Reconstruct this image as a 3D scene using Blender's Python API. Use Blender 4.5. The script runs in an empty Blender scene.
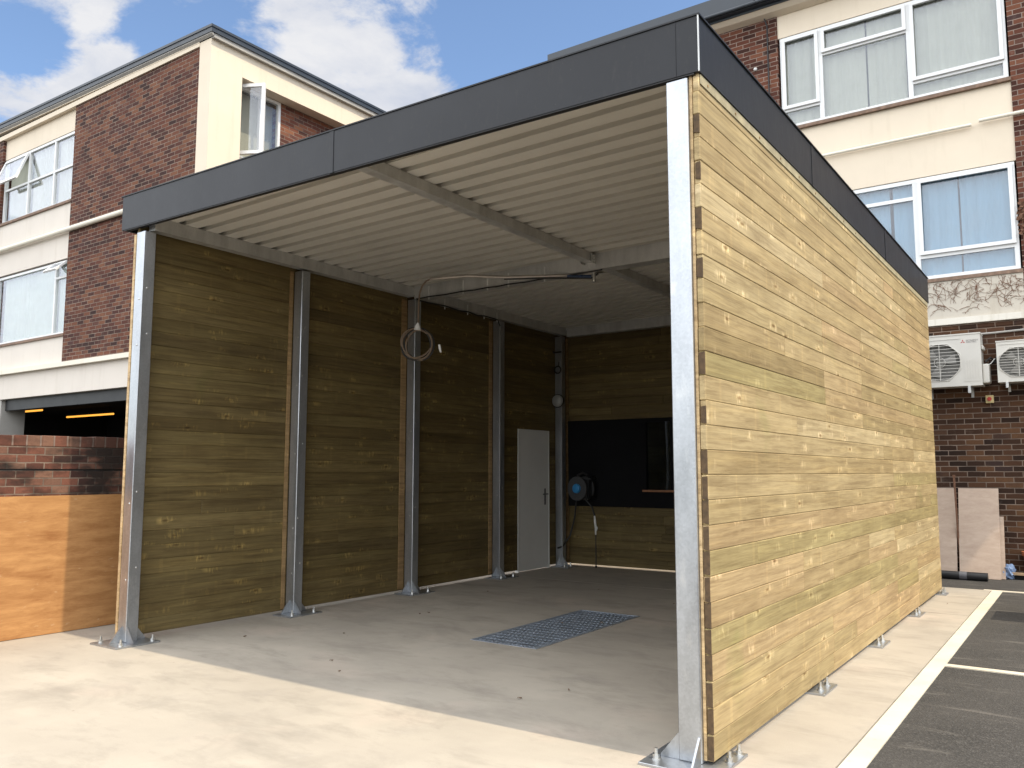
import bpy, bmesh, math, random
from mathutils import Vector, Matrix
random.seed(11)
SC = bpy.context.scene
COL = SC.collection
R = math.radians

# ------------------------------------------------------------------ mesh helpers
class MB:
    """collects shapes in one bmesh, then links them as ONE object"""
    def __init__(self):
        self.bm = bmesh.new()
    def box(self, x0, x1, y0, y1, z0, z1, bev=0.0, seg=1):
        r = bmesh.ops.create_cube(self.bm, size=1.0)
        vs = r['verts']
        for v in vs:
            v.co = Vector(((x0+x1)/2+v.co.x*(x1-x0), (y0+y1)/2+v.co.y*(y1-y0), (z0+z1)/2+v.co.z*(z1-z0)))
        if bev > 0:
            es = list({e for v in vs for e in v.link_edges})
            bmesh.ops.bevel(self.bm, geom=es, offset=bev, segments=seg, affect='EDGES', profile=0.5)
        return self
    def prism(self, pts, axis, a, b):
        def mk(p, t):
            if axis == 'x': return (t, p[0], p[1])
            if axis == 'y': return (p[0], t, p[1])
            return (p[0], p[1], t)
        v0 = [self.bm.verts.new(mk(p, a)) for p in pts]
        v1 = [self.bm.verts.new(mk(p, b)) for p in pts]
        n = len(pts)
        self.bm.faces.new(v0); self.bm.faces.new(v1[::-1])
        for i in range(n):
            self.bm.faces.new((v0[i], v1[i], v1[(i+1) % n], v0[(i+1) % n]))
        return self
    def poly(self, pts):
        self.bm.faces.new([self.bm.verts.new(p) for p in pts]); return self
    def tube(self, pts, r, n=10, closed=False, caps=True):
        pts = [Vector(p) for p in pts]
        rings = []
        m = len(pts)
        up = None
        for i, p in enumerate(pts):
            if closed:
                t = (pts[(i+1) % m]-pts[i-1]).normalized()
            else:
                t = (pts[min(i+1, m-1)]-pts[max(i-1, 0)]).normalized()
            if up is None:
                up = Vector((0, 0, 1)) if abs(t.z) < .9 else Vector((1, 0, 0))
            s = t.cross(up)
            if s.length < 1e-4: s = t.cross(Vector((0, 1, 0)))
            s.normalize(); up = s.cross(t).normalized()
            rr = r[i] if isinstance(r, (list, tuple)) else r
            rings.append([self.bm.verts.new(p+(s*math.cos(2*math.pi*k/n)+up*math.sin(2*math.pi*k/n))*rr) for k in range(n)])
        for i in range(m if closed else m-1):
            a, b = rings[i], rings[(i+1) % m]
            for k in range(n):
                self.bm.faces.new((a[k], a[(k+1) % n], b[(k+1) % n], b[k]))
        if caps and not closed:
            self.bm.faces.new(rings[0][::-1]); self.bm.faces.new(rings[-1])
        return self
    def cyl(self, p0, p1, r, n=20):
        return self.tube([p0, p1], r, n)
    def ball(self, c, r, sx=1, sy=1, sz=1, u=18, v=12):
        q = bmesh.ops.create_uvsphere(self.bm, u_segments=u, v_segments=v, radius=r)
        for w in q['verts']:
            w.co = Vector((c[0]+w.co.x*sx, c[1]+w.co.y*sy, c[2]+w.co.z*sz))
        return self
    def build(self, name, mat, parent=None, off=(0, 0, 0), loc=(0, 0, 0), smooth=False):
        off = Vector(off)
        for v in self.bm.verts: v.co -= off
        bmesh.ops.recalc_face_normals(self.bm, faces=self.bm.faces[:])
        me = bpy.data.meshes.new(name)
        self.bm.to_mesh(me); self.bm.free()
        if smooth:
            for p in me.polygons: p.use_smooth = True
            try: me.set_sharp_from_angle(angle=R(40))
            except Exception: pass
        me.materials.append(mat)
        o = bpy.data.objects.new(name, me)
        COL.objects.link(o)
        o.location = loc
        if parent is not None: o.parent = parent
        return o

def tag(o, label=None, cat=None, group=None, kind=None):
    if label: o['label'] = label
    if cat: o['category'] = cat
    if group: o['group'] = group
    if kind: o['kind'] = kind
    return o

def empty(name, loc, label, cat, group=None, rz=0):
    o = bpy.data.objects.new(name, None)
    o.empty_display_size = .2
    COL.objects.link(o)
    o.location = loc; o.rotation_euler = (0, 0, rz)
    return tag(o, label, cat, group)

def kids(o): return [c for c in bpy.data.objects if c.parent == o]

def copy_tree(o, parent=None, loc=None):
    c = o.copy(); COL.objects.link(c)
    if parent is not None: c.parent = parent
    if loc is not None: c.location = loc
    for ch in kids(o): copy_tree(ch, c)
    return c

# ------------------------------------------------------------------ material helpers
class NT:
    def __init__(self, name):
        self.m = bpy.data.materials.new(name); self.m.use_nodes = True
        self.t = self.m.node_tree; self.t.nodes.clear()
        self.out = self.t.nodes.new('ShaderNodeOutputMaterial')
        self.b = self.t.nodes.new('ShaderNodeBsdfPrincipled')
        self.t.links.new(self.b.outputs[0], self.out.inputs[0])
        self.tc = self.t.nodes.new('ShaderNodeTexCoord')
        self.geo = self.t.nodes.new('ShaderNodeNewGeometry')
    def n(self, typ, ins=None, **props):
        nd = self.t.nodes.new('ShaderNode'+typ)
        for k, v in props.items(): setattr(nd, k, v)
        for k, v in (ins or {}).items():
            self.set(nd.inputs[k], v)
        return nd
    def set(self, sock, v):
        if isinstance(v, bpy.types.NodeSocket): self.t.links.new(v, sock)
        elif isinstance(v, bpy.types.Node): self.t.links.new(v.outputs[0], sock)
        else:
            if isinstance(v, (tuple, list)) and len(v) == 3 and sock.type == 'RGBA': v = (*v, 1)
            sock.default_value = v
    def math(self, op, a, b=0.0, c=0.0, clamp=False):
        nd = self.t.nodes.new('ShaderNodeMath'); nd.operation = op; nd.use_clamp = clamp
        self.set(nd.inputs[0], a); self.set(nd.inputs[1], b); self.set(nd.inputs[2], c)
        return nd.outputs[0]
    def ramp(self, fac, stops, interp='LINEAR'):
        nd = self.t.nodes.new('ShaderNodeValToRGB'); cr = nd.color_ramp; cr.interpolation = interp
        while len(cr.elements) < len(stops): cr.elements.new(.5)
        for e, (p, c) in zip(cr.elements, stops):
            e.position = p
            e.color = (c, c, c, 1) if isinstance(c, (int, float)) else (*c, 1)
        self.set(nd.inputs[0], fac)
        return nd.outputs[0]
    def mix(self, fac, a, b, blend='MIX'):
        nd = self.t.nodes.new('ShaderNodeMix'); nd.data_type = 'RGBA'; nd.blend_type = blend
        self.set(nd.inputs[0], fac); self.set(nd.inputs[6], a); self.set(nd.inputs[7], b)
        return nd.outputs[2]
    def noise(self, vec, scale, detail=4, rough=.55, dist=0.0, out=0):
        nd = self.n('TexNoise', {'Vector': vec, 'Scale': scale, 'Detail': detail, 'Roughness': rough, 'Distortion': dist})
        return nd.outputs[out]
    def scale(self, vec, s):
        nd = self.n('VectorMath', {0: vec, 1: s}, operation='MULTIPLY'); return nd.outputs[0]
    def add(self, a, b):
        nd = self.n('VectorMath', {0: a, 1: b}, operation='ADD'); return nd.outputs[0]
    def bump(self, h, strength=.3, dist=.01):
        nd = self.n('Bump', {'Height': h, 'Strength': strength, 'Distance': dist})
        self.t.links.new(nd.outputs[0], self.b.inputs['Normal'])
    def fin(self, col=None, rough=None, metal=None, spec=None):
        if col is not None: self.set(self.b.inputs['Base Color'], col)
        if rough is not None: self.set(self.b.inputs['Roughness'], rough)
        if metal is not None: self.set(self.b.inputs['Metallic'], metal)
        if spec is not None: self.set(self.b.inputs['Specular IOR Level'], spec)
        return self.m

def simple(name, col, rough=.5, metal=0.0, var=.12, scale=6.0, bump=0.0, spec=.5):
    k = NT(name); P = k.geo.outputs['Position']
    f = k.noise(P, scale, 5, .6)
    c = k.mix(k.ramp(f, [(.3, 0.0), (.7, 1.0)]), tuple(x*(1-var) for x in col), tuple(min(1, x*(1+var)) for x in col))
    if bump: k.bump(k.noise(P, scale*9, 4, .6), bump, .004)
    rr = k.math('ADD', k.math('MULTIPLY', f, .16), rough-.08)
    return k.fin(c, rr, metal, spec)

def timber(name, axis, stops, lightline=.5, scar=(1.85, 1.8, 1.6), streak=1.0):
    """treated softwood boards running along an axis; every board is a mesh island with its own tone and grain"""
    k = NT(name); P = k.geo.outputs['Position']; rnd = k.geo.outputs['Random Per Island']
    sh = k.n('CombineXYZ', {0: k.math('MULTIPLY', rnd, 31.0), 1: k.math('MULTIPLY', rnd, 17.0), 2: k.math('MULTIPLY', rnd, 53.0)})
    Q = k.add(P, sh)
    s_g = (1.1, 9, 34) if axis == 'x' else (9, 1.1, 34)
    s_f = (4, 60, 160) if axis == 'x' else (60, 4, 160)
    s_k = (2.9, 1, 8.5) if axis == 'x' else (1, 2.9, 8.5)
    base = k.ramp(rnd, stops)
    warp = k.scale(k.noise(Q, 2.6, 3, .5, out=1), (.20, .20, .022))
    g = k.noise(k.scale(k.add(Q, warp), s_g), 1.0, 6, .62, .6)
    fine = k.noise(k.scale(Q, s_f), 1.0, 4, .6)
    big = k.noise(k.scale(Q, (1.3, 1.3, 3)), 1.0, 4, .6)
    c = k.mix(k.ramp(g, [(.30, 0.0), (.5, .6), (.72, 1.0)]), k.mix(1.0, base, tuple(1-(1-v)*(.35+.65*streak) for v in (.62, .57, .50)), 'MULTIPLY'), k.mix(1.0, base, (1.16, 1.16, 1.12), 'MULTIPLY'))
    c = k.mix(k.math('MULTIPLY', k.ramp(fine, [(.45, 0.0), (.70, 1.0)]), .45), c, k.mix(1.0, c, (.55, .50, .42), 'MULTIPLY'))
    # knots
    vo = k.n('TexVoronoi', {'Vector': k.scale(k.add(Q, k.scale(warp, (.4, .4, 1.6))), s_k), 'Scale': 1.0, 'Randomness': 1.0}, feature='F1')
    d = vo.outputs['Distance']
    sel = k.math('GREATER_THAN', k.n('SeparateColor', {0: vo.outputs['Color']}).outputs[0], .18)
    halo = k.math('MULTIPLY', k.ramp(d, [(.05, 1.0), (.26, 0.0)]), sel)
    knot = k.math('MULTIPLY', k.ramp(d, [(.05, 1.0), (.115, 0.0)]), sel)
    c = k.mix(k.math('MULTIPLY', halo, .40), c, k.mix(1.0, c, (1.45, 1.42, 1.28), 'MULTIPLY'))
    c = k.mix(k.math('MULTIPLY', knot, .8), c, k.mix(1.0, c, (.36, .27, .19), 'MULTIPLY'))
    # pale scars beside the knots and long pale or dark streaks
    fl = k.noise(k.scale(Q, (1.2, 1.2, 22) if axis == 'x' else (1.2, 1.2, 22)), 1.0, 4, .6, .4)
    c = k.mix(k.math('MULTIPLY', k.ramp(fl, [(.52, 0.0), (.66, 1.0)]), .5*lightline*streak), c, k.mix(1.0, c, (1.45, 1.42, 1.3), 'MULTIPLY'))
    sc = k.noise(k.scale(Q, (26, 0, 9) if axis == 'x' else (0, 26, 9)), 1.0, 3, .5, .8)
    c = k.mix(k.math('MULTIPLY', k.math('MULTIPLY', k.ramp(sc, [(.50, 0.0), (.58, 1.0)]), k.math('MULTIPLY', sel, k.ramp(d, [(.17, 1.0), (.36, 0.0)]))), .95*lightline), c, k.mix(1.0, c, scar, 'MULTIPLY'))
    vb = k.noise(k.scale(Q, (4.5, 0, 0) if axis == 'x' else (0, 4.5, 0)), 1.0, 2, .7)
    c = k.mix(k.math('MULTIPLY', k.ramp(vb, [(.60, 0.0), (.64, 1.0)]), .30*lightline), c, k.mix(1.0, c, (1.5, 1.45, 1.35), 'MULTIPLY'))
    gr = k.noise(k.add(P, (3.1, 7.7, 1.3)), 1.7, 3, .5)
    c = k.mix(k.math('MULTIPLY', k.ramp(gr, [(.68, 0.0), (.80, 1.0)]), .35), c, k.mix(1.0, c, (.62, .86, .55), 'MULTIPLY'))
    c = k.mix(k.math('MULTIPLY', k.ramp(big, [(.36, 1.0), (.56, 0.0)]), .5*streak), c, k.mix(1.0, c, (.58, .54, .48), 'MULTIPLY'))
    k.bump(k.math('ADD', k.math('MULTIPLY', g, .6), k.math('MULTIPLY', fine, .4)), .35, .004)
    return k.fin(c, k.math('ADD', .58, k.math('MULTIPLY', g, .2)), 0, .3)

def bricks(name, axis, stops, mortar, w=.225, h=.075, soot_shade=0.0, ms=.0065):
    k = NT(name); P = k.geo.outputs['Position']
    s = k.n('SeparateXYZ', {0: P})
    wob = k.noise(P, 9.0, 2, .5)
    wz = k.math('MULTIPLY', k.math('SUBTRACT', wob, .5), .010)
    uv = k.n('CombineXYZ', {0: k.math('ADD', s.outputs[0 if axis == 'x' else 1], wz), 1: k.math('ADD', s.outputs[2], wz), 2: 0.0})
    b = k.n('TexBrick', {'Vector': uv, 'Color1': (0, 0, 0), 'Color2': (1, 1, 1), 'Mortar': (.5, .5, .5), 'Scale': 1.0, 'Mortar Size': ms,
                         'Mortar Smooth': .25, 'Bias': 0.0, 'Brick Width': w, 'Row Height': h}, offset=.5, offset_frequency=2, squash=1.0)
    tone = k.n('SeparateColor', {0: b.outputs['Color']}).outputs[0]
    fac = b.outputs['Fac']
    grain = k.noise(P, 55, 4, .65)
    patch = k.noise(P, 1.1, 4, .6)
    t2 = k.math('ADD', tone, k.math('MULTIPLY', k.math('SUBTRACT', patch, .5), .55), clamp=True)
    c = k.ramp(t2, stops)
    c = k.mix(k.math('MULTIPLY', k.ramp(grain, [(.35, 0.0), (.7, 1.0)]), .45), c, k.mix(1.0, c, (.55, .5, .5), 'MULTIPLY'))
    eff = k.noise(P, 3.3, 5, .7)
    c = k.mix(k.math('MULTIPLY', k.ramp(eff, [(.60, 0.0), (.78, 1.0)]), .22), c, (.42, .34, .28))
    mc = k.mix(k.ramp(k.noise(P, 4.5, 4, .6), [(.35, 0.0), (.65, 1.0)]), tuple(x*.55 for x in mortar), mortar)
    c = k.mix(fac, c, mc)
    if soot_shade:
        sx = k.math('ADD', k.noise(k.scale(P, (1, 1, 2.2)), 1.5, 4, .65), k.ramp(k.math('ADD', s.outputs[1], .5), [(.45, 0.0), (.75, .14)]))  # soot blotches plus painted shade, heavier where the shelter's shadow falls
        c = k.mix(k.math('MULTIPLY', k.ramp(sx, [(.45, 0.0), (.6, 1.0)]), soot_shade), c, (.02, .016, .014))
    hgt = k.math('ADD', k.math('MULTIPLY', k.math('SUBTRACT', 1.0, fac), 1.0), k.math('MULTIPLY', grain, .35))
    k.bump(hgt, .7, .006)
    return k.fin(c, .88, 0, .25)

def glass(name, tint=(.9, .93, .95), refl=1.0, dirt=.05):
    k = NT(name); P = k.geo.outputs['Position']
    tr = k.n('BsdfTransparent', {'Color': tint})
    gl = k.n('BsdfGlossy', {'Color': (.9, .93, 1.0), 'Roughness': .015})
    bn = k.n('Bump', {'Height': k.noise(P, .9, 2, .5), 'Strength': .05, 'Distance': .05})
    k.t.links.new(bn.outputs[0], gl.inputs['Normal'])
    lw = k.n('LayerWeight', {'Blend': .5})
    f = k.math('MULTIPLY', k.math('ADD', .07, k.math('MULTIPLY', k.math('POWER', lw.outputs['Facing'], 3.5), .8)), refl, clamp=True)
    mx = k.n('MixShader', {0: f, 1: tr.outputs[0], 2: gl.outputs[0]})
    df = k.n('BsdfDiffuse', {'Color': (.6, .6, .58)})
    m2 = k.n('MixShader', {0: k.math('MULTIPLY', k.ramp(k.noise(P, 2.5, 4, .6), [(.4, .2), (.75, 1.0)]), dirt), 1: mx.outputs[0], 2: df.outputs[0]})
    k.t.links.new(m2.outputs[0], k.out.inputs[0])
    return k.m

def galv(name, col=(.44, .46, .485), rough=.33, metal=.8, sp=.12):
    k = NT(name); P = k.geo.outputs['Position']
    vo = k.n('TexVoronoi', {'Vector': P, 'Scale': 85.0}, feature='F1')
    v = k.n('SeparateColor', {0: vo.outputs['Color']}).outputs[0]
    st = k.noise(k.scale(P, (3, 3, .9)), 2.0, 5, .65)
    t = k.math('ADD', k.math('MULTIPLY', v, sp), k.math('MULTIPLY', st, .95-sp))
    c = k.ramp(t, [(.25, tuple(x*.72 for x in col)), (.55, col), (.8, tuple(min(1, x*1.2) for x in col))])
    wh = k.noise(k.scale(P, (5, 5, 2)), 1.6, 5, .7)
    c = k.mix(k.math('MULTIPLY', k.ramp(wh, [(.58, 0.0), (.72, 1.0)]), .35), c, (.74, .74, .72))
    k.bump(k.noise(P, 5, 3, .5), .05, .01)
    return k.fin(c, k.math('ADD', rough-.1, k.math('MULTIPLY', t, .22)), metal, .5)

# ------------------------------------------------------------------ materials
M = {}
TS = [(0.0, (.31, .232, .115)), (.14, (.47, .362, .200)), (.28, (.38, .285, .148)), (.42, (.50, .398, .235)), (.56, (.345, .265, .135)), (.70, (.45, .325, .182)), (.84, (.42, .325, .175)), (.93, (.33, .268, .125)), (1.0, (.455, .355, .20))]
TS_SHADED = [(0.0, (.105, .076, .030)), (.16, (.170, .128, .054)), (.32, (.122, .090, .037)), (.48, (.188, .144, .064)), (.64, (.102, .075, .032)), (.8, (.152, .116, .049)), (1.0, (.13, .098, .040))]  # same timber as outside, darkened: the bay's shade is in the colour
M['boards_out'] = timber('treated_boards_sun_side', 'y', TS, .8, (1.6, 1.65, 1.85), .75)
M['boards_left'] = timber('treated_boards_left_wall_shaded', 'y', TS_SHADED, .9)
M['boards_back'] = timber('treated_boards_back_wall_shaded', 'x', TS_SHADED, .8)
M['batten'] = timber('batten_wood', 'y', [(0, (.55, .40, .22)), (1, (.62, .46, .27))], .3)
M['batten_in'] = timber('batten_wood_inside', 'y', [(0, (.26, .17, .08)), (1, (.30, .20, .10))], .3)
M['endgrain'] = simple('board_end_wood', (.30, .19, .08), .8, 0, .35, 30, .3)
M['galv'] = galv('galvanised_steel')
M['galv_dull'] = galv('galvanised_steel_beams', (.60, .60, .585), .5, .6, .05)
M['grate'] = galv('grating_steel', (.46, .51, .58), .42, .6, .05)
M['bolt'] = galv('bolt_zinc', (.62, .62, .60), .35, .9)
M['fascia'] = simple('anthracite_coated_metal', (.0150, .0155, .0180), .42, 0.0, .14, 2.5, 0, .30)
def fascia_mat():
    k = NT('anthracite_coated_sheet'); P = k.geo.outputs['Position']
    a = k.noise(P, 2.2, 4, .6); d = k.noise(k.scale(P, (3, 3, 1)), 9, 5, .7); sp = k.noise(P, 38, 3, .6)
    c = k.mix(k.ramp(a, [(.3, 0.0), (.7, 1.0)]), (.0090, .0097, .0125), (.0135, .0143, .0175))
    c = k.mix(k.math('MULTIPLY', k.ramp(d, [(.55, 0.0), (.8, 1.0)]), .35), c, (.06, .055, .05))
    c = k.mix(k.math('MULTIPLY', k.ramp(sp, [(.70, 0.0), (.76, 1.0)]), .25), c, (.12, .11, .10))
    k.bump(k.noise(k.scale(P, (1, 1, .35)), 2.0, 2, .4), .25, .03)
    return k.fin(c, k.math('ADD', .34, k.math('MULTIPLY', d, .18)), 0, .32)
M['fascia'] = fascia_mat()
M['seam'] = simple('anthracite_seam', (.012, .012, .013), .5)
M['trim'] = simple('weathered_trim_strip', (.36, .31, .19), .7, 0, .25, 9, .2)
M['end_dark'] = simple('dark_board_end', (.085, .052, .025), .85, 0, .4, 30, .3)
M['roof_sheet'] = simple('liner_sheet_coating', (.62, .60, .55), .5, 0, .05, 1.2)
M['roof_top'] = simple('roof_top_membrane', (.06, .065, .07), .7)
M['door'] = simple('white_door_paint', (.66, .66, .64), .45, 0, .04, 2)
M['steel_handle'] = simple('handle_dark_metal', (.12, .12, .12), .4, .6)
M['black_panel'] = simple('black_panel_board', (.008, .008, .009), .85, 0, .2, 3, 0, .12)
M['black'] = simple('black_plastic', (.014, .014, .015), .45, 0, .2, 8)
M['blackrubber'] = simple('black_rubber', (.018, .018, .018), .6, 0, .2, 8)
M['blue'] = simple('blue_hub_plastic', (.03, .22, .48), .4)
M['disc'] = simple('dark_grey_disc', (.05, .05, .052), .45)
M['band_grey'] = simple('grey_tape', (.10, .10, .11), .5)
M['navy'] = simple('navy_fitting', (.012, .035, .09), .4)
M['white_plastic'] = simple('white_plastic', (.72, .72, .70), .4, 0, .04, 4)
M['lamp_white'] = simple('opal_lamp_cover', (.30, .30, .29), .4, 0, .03, 4)
M['stain_wood'] = simple('window_sill_wood', (.28, .12, .05), .5, 0, .25, 9)
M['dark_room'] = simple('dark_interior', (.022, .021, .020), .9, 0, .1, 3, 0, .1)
M['beige_hose'] = simple('beige_hose_rubber', (.17, .12, .08), .55, 0, .15, 12)
M['pipe_steel'] = simple('boom_pipe_steel', (.42, .38, .34), .4, .6, .15, 10)
M['cream'] = None
def render_mat(name, col, stain=.25, bump=.15):
    k = NT(name); P = k.geo.outputs['Position']
    a = k.noise(P, 1.2, 5, .65); s = k.noise(k.scale(P, (5, 5, .5)), 1.4, 5, .6)
    c = k.mix(k.ramp(a, [(.3, 0.0), (.7, 1.0)]), tuple(x*.93 for x in col), col)
    c = k.mix(k.math('MULTIPLY', k.ramp(s, [(.55, 0.0), (.8, 1.0)]), stain), c, tuple(x*y for x, y in zip(col, (.62, .58, .50))))
    k.bump(k.noise(P, 90, 4, .6), bump, .003)
    return k.fin(c, .82, 0, .25)
M['cream'] = render_mat('cream_render', (.76, .655, .515))
M['cream_grey'] = render_mat('pale_concrete_paint', (.70, .635, .56), .3)
M['white_trim'] = render_mat('white_trim_paint', (.80, .74, .62), .35)
M['old_trim'] = render_mat('peeling_white_paint', (.70, .66, .58), .8, .4)
M['rough_cream'] = render_mat('weathered_cream_render', (.56, .51, .43), .6, .5)
BL = [(0.0, (.042, .020, .017)), (.25, (.080, .031, .023)), (.5, (.118, .042, .027)), (.72, (.150, .058, .034)), (.9, (.185, .080, .044)), (1.0, (.080, .036, .031))]
M['brick_x'] = bricks('brown_brick_front', 'x', BL, (.27, .205, .16))
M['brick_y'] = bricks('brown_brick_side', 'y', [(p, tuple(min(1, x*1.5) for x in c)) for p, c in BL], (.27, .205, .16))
BR = [(0.0, (.022, .012, .008)), (.3, (.052, .025, .014)), (.6, (.085, .040, .021)), (.85, (.125, .062, .030)), (1.0, (.045, .026, .021))]
M['brick_r'] = bricks('dark_brown_brick', 'x', BR, (.24, .18, .14))
BR2 = [(0.0, (.04, .017, .013)), (.3, (.085, .031, .020)), (.6, (.135, .048, .029)), (.85, (.18, .072, .040)), (1.0, (.065, .034, .030))]
M['brick_r_red'] = bricks('red_brown_brick', 'x', BR2, (.31, .235, .19))
BW = [(0.0, (.065, .030, .024)), (.3, (.135, .055, .038)), (.6, (.195, .082, .055)), (.85, (.18, .10, .070)), (1.0, (.29, .15, .10))]
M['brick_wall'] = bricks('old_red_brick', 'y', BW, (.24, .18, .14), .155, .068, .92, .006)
M['coping'] = bricks('coping_brick', 'y', BW, (.30, .22, .18), .117, .30, .6, .008)
M['gutter'] = simple('dark_gutter_metal', (.035, .042, .052), .45, 0, .1, 3)
M['soffit'] = simple('grey_soffit', (.36, .34, .31), .7, 0, .12, 2)
M['upvc'] = simple('white_window_frame', (.74, .74, .73), .35, 0, .03, 2)
M['alu'] = simple('grey_white_window_frame', (.72, .72, .71), .4, 0, .05, 2)
M['sill'] = simple('brown_sill_board', (.20, .13, .09), .8, 0, .35, 14, .3)
M['glass'] = glass('window_glass', (.97, .98, .98), .9, .05)
M['glass_dark'] = glass('garage_window_glass', (.45, .48, .48), .25, .02)
def cloth(name, col, trans=.0):
    k = NT(name); P = k.geo.outputs['Position']
    f = k.noise(k.scale(P, (9, 9, .6)), 1.5, 4, .6)
    c = k.mix(f, tuple(x*.8 for x in col), tuple(min(1, x*1.1) for x in col))
    return k.fin(c, .9, 0, .1)
M['net'] = cloth('pale_net_curtain', (.36, .36, .295))
M['net_green'] = cloth('pale_green_curtain', (.38, .42, .35))
M['blue_curtain'] = cloth('blue_curtain', (.165, .285, .385))
M['ac'] = simple('ac_casing_paint', (.60, .575, .52), .45, 0, .04, 3)
M['ac_dark'] = simple('ac_grille_dark', (.13, .125, .115), .7)
M['ac_fan'] = simple('ac_fan_plastic', (.24, .23, .21), .5)
M['red'] = simple('red_plastic', (.50, .035, .02), .4)
M['redlogo'] = simple('red_logo_print', (.42, .05, .05), .5)
M['greylogo'] = simple('grey_logo_print', (.22, .20, .20), .5)
M['yellow'] = simple('isolator_yellow_plate', (.62, .50, .24), .5)
M['bag'] = simple('pale_blue_plastic', (.17, .24, .38), .35, 0, .2, 20)
M['scrapwood'] = simple('scrap_timber', (.45, .30, .17), .7, 0, .2, 15)
M['terracotta'] = simple('terracotta', (.36, .12, .05), .7, 0, .2, 12)
M['vine'] = simple('dry_vine_stem', (.17, .085, .05), .9, 0, .35, 25)
M['leaf'] = simple('dry_leaf', (.15, .10, .065), .9, 0, .4, 30)
M['bin'] = simple('dark_green_bin_plastic', (.03, .06, .035), .5)
def emit(name, col, s):
    k = NT(name)
    e = k.n('Emission', {'Color': col, 'Strength': s}); k.t.links.new(e.outputs[0], k.out.inputs[0]); return k.m
M['tube_on'] = emit('warm_tube_lamp', (1.0, .42, .06), 1.1)

def concrete():
    k = NT('pale_concrete'); P = k.geo.outputs['Position']
    a = k.noise(P, .55, 6, .62, .1); b = k.noise(P, 3.0, 6, .65); f = k.noise(P, 140, 3, .6)
    sw = k.noise(k.scale(P, (.6, 1.6, 1)), 1.2, 6, .66, .2)
    c = k.mix(k.ramp(a, [(.28, 0.0), (.5, .5), (.72, 1.0)]), (.335, .298, .248), (.485, .433, .358))
    c = k.mix(k.math('MULTIPLY', k.ramp(sw, [(.42, 0.0), (.66, 1.0)]), .65), c, (.355, .315, .262))
    c = k.mix(k.math('MULTIPLY', k.ramp(b, [(.56, 0.0), (.78, 1.0)]), .5), c, (.30, .275, .245))
    pk = k.noise(k.add(P, (9, 3, 0)), .8, 4, .6)
    c = k.mix(k.math('MULTIPLY', k.ramp(pk, [(.56, 0.0), (.70, 1.0)]), .4), c, (.56, .45, .37))
    br = k.noise(k.scale(k.add(P, k.scale(k.noise(P, .8, 2, .5, out=1), (.15, .15, 0))), (1.1, 2.6, 1)), 1.2, 6, .70, .15)
    c = k.mix(k.math('MULTIPLY', k.ramp(br, [(.50, 0.0), (.68, 1.0)]), .6), c, (.255, .228, .19))
    st = k.noise(k.add(P, (4.2, 8.1, 0)), 1.15, 5, .7, .6)
    c = k.mix(k.math('MULTIPLY', k.ramp(st, [(.54, 0.0), (.70, 1.0)]), .5), c, (.27, .24, .20))
    sp = k.n('TexVoronoi', {'Vector': P, 'Scale': 5.5}, feature='F1')
    ss = k.math('MULTIPLY', k.ramp(sp.outputs['Distance'], [(.03, 1.0), (.06, 0.0)]), k.math('GREATER_THAN', k.n('SeparateColor', {0: sp.outputs['Color']}).outputs[1], .86))
    c = k.mix(k.math('MULTIPLY', ss, .6), c, (.14, .11, .085))
    c = k.mix(k.math('MULTIPLY', k.ramp(f, [(.35, 1.0), (.55, 0.0)]), .18), c, (.30, .25, .2))
    k.bump(k.math('ADD', k.math('MULTIPLY', b, .6), k.math('MULTIPLY', f, .25)), .22, .006)
    return k.fin(c, k.math('ADD', .62, k.math('MULTIPLY', b, .25)), 0, .35)
M['concrete'] = concrete()
def asphalt():
    k = NT('asphalt'); P = k.geo.outputs['Position']
    v = k.n('TexVoronoi', {'Vector': P, 'Scale': 110.0}, feature='F1')
    t = k.n('SeparateColor', {0: v.outputs['Color']}).outputs[0]
    a = k.noise(P, 1.3, 6, .7); b = k.noise(P, 22, 5, .75); sc = k.noise(k.scale(P, (.6, 4, 1)), 1.6, 5, .65, 1.0)
    c = k.ramp(t, [(0.0, (.030, .029, .027)), (.7, (.050, .047, .044)), (1.0, (.088, .083, .076))])
    c = k.mix(k.ramp(a, [(.35, 0.0), (.65, .6)]), c, (.078, .072, .066))
    c = k.mix(k.math('MULTIPLY', k.ramp(b, [(.45, 0.0), (.75, 1.0)]), .5), c, (.045, .042, .039))
    c = k.mix(k.math('MULTIPLY', k.ramp(sc, [(.56, 0.0), (.72, 1.0)]), .6), c, (.17, .155, .138))
    k.bump(k.math('ADD', v.outputs['Distance'], k.math('MULTIPLY', b, .6)), .6, .006)
    return k.fin(c, .85, 0, .3)
M['asphalt'] = asphalt()
def line_paint():
    k = NT('cream_road_paint'); P = k.geo.outputs['Position']
    a = k.noise(P, 14, 5, .7); b = k.noise(P, 2, 4, .6)
    c = k.mix(k.ramp(b, [(.35, 0.0), (.65, 1.0)]), (.58, .52, .41), (.68, .615, .50))
    c = k.mix(k.math('MULTIPLY', k.ramp(a, [(.58, 0.0), (.74, 1.0)]), .5), c, (.35, .31, .25))
    k.bump(a, .3, .003)
    return k.fin(c, .75, 0, .3)
M['line'] = line_paint()
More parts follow.
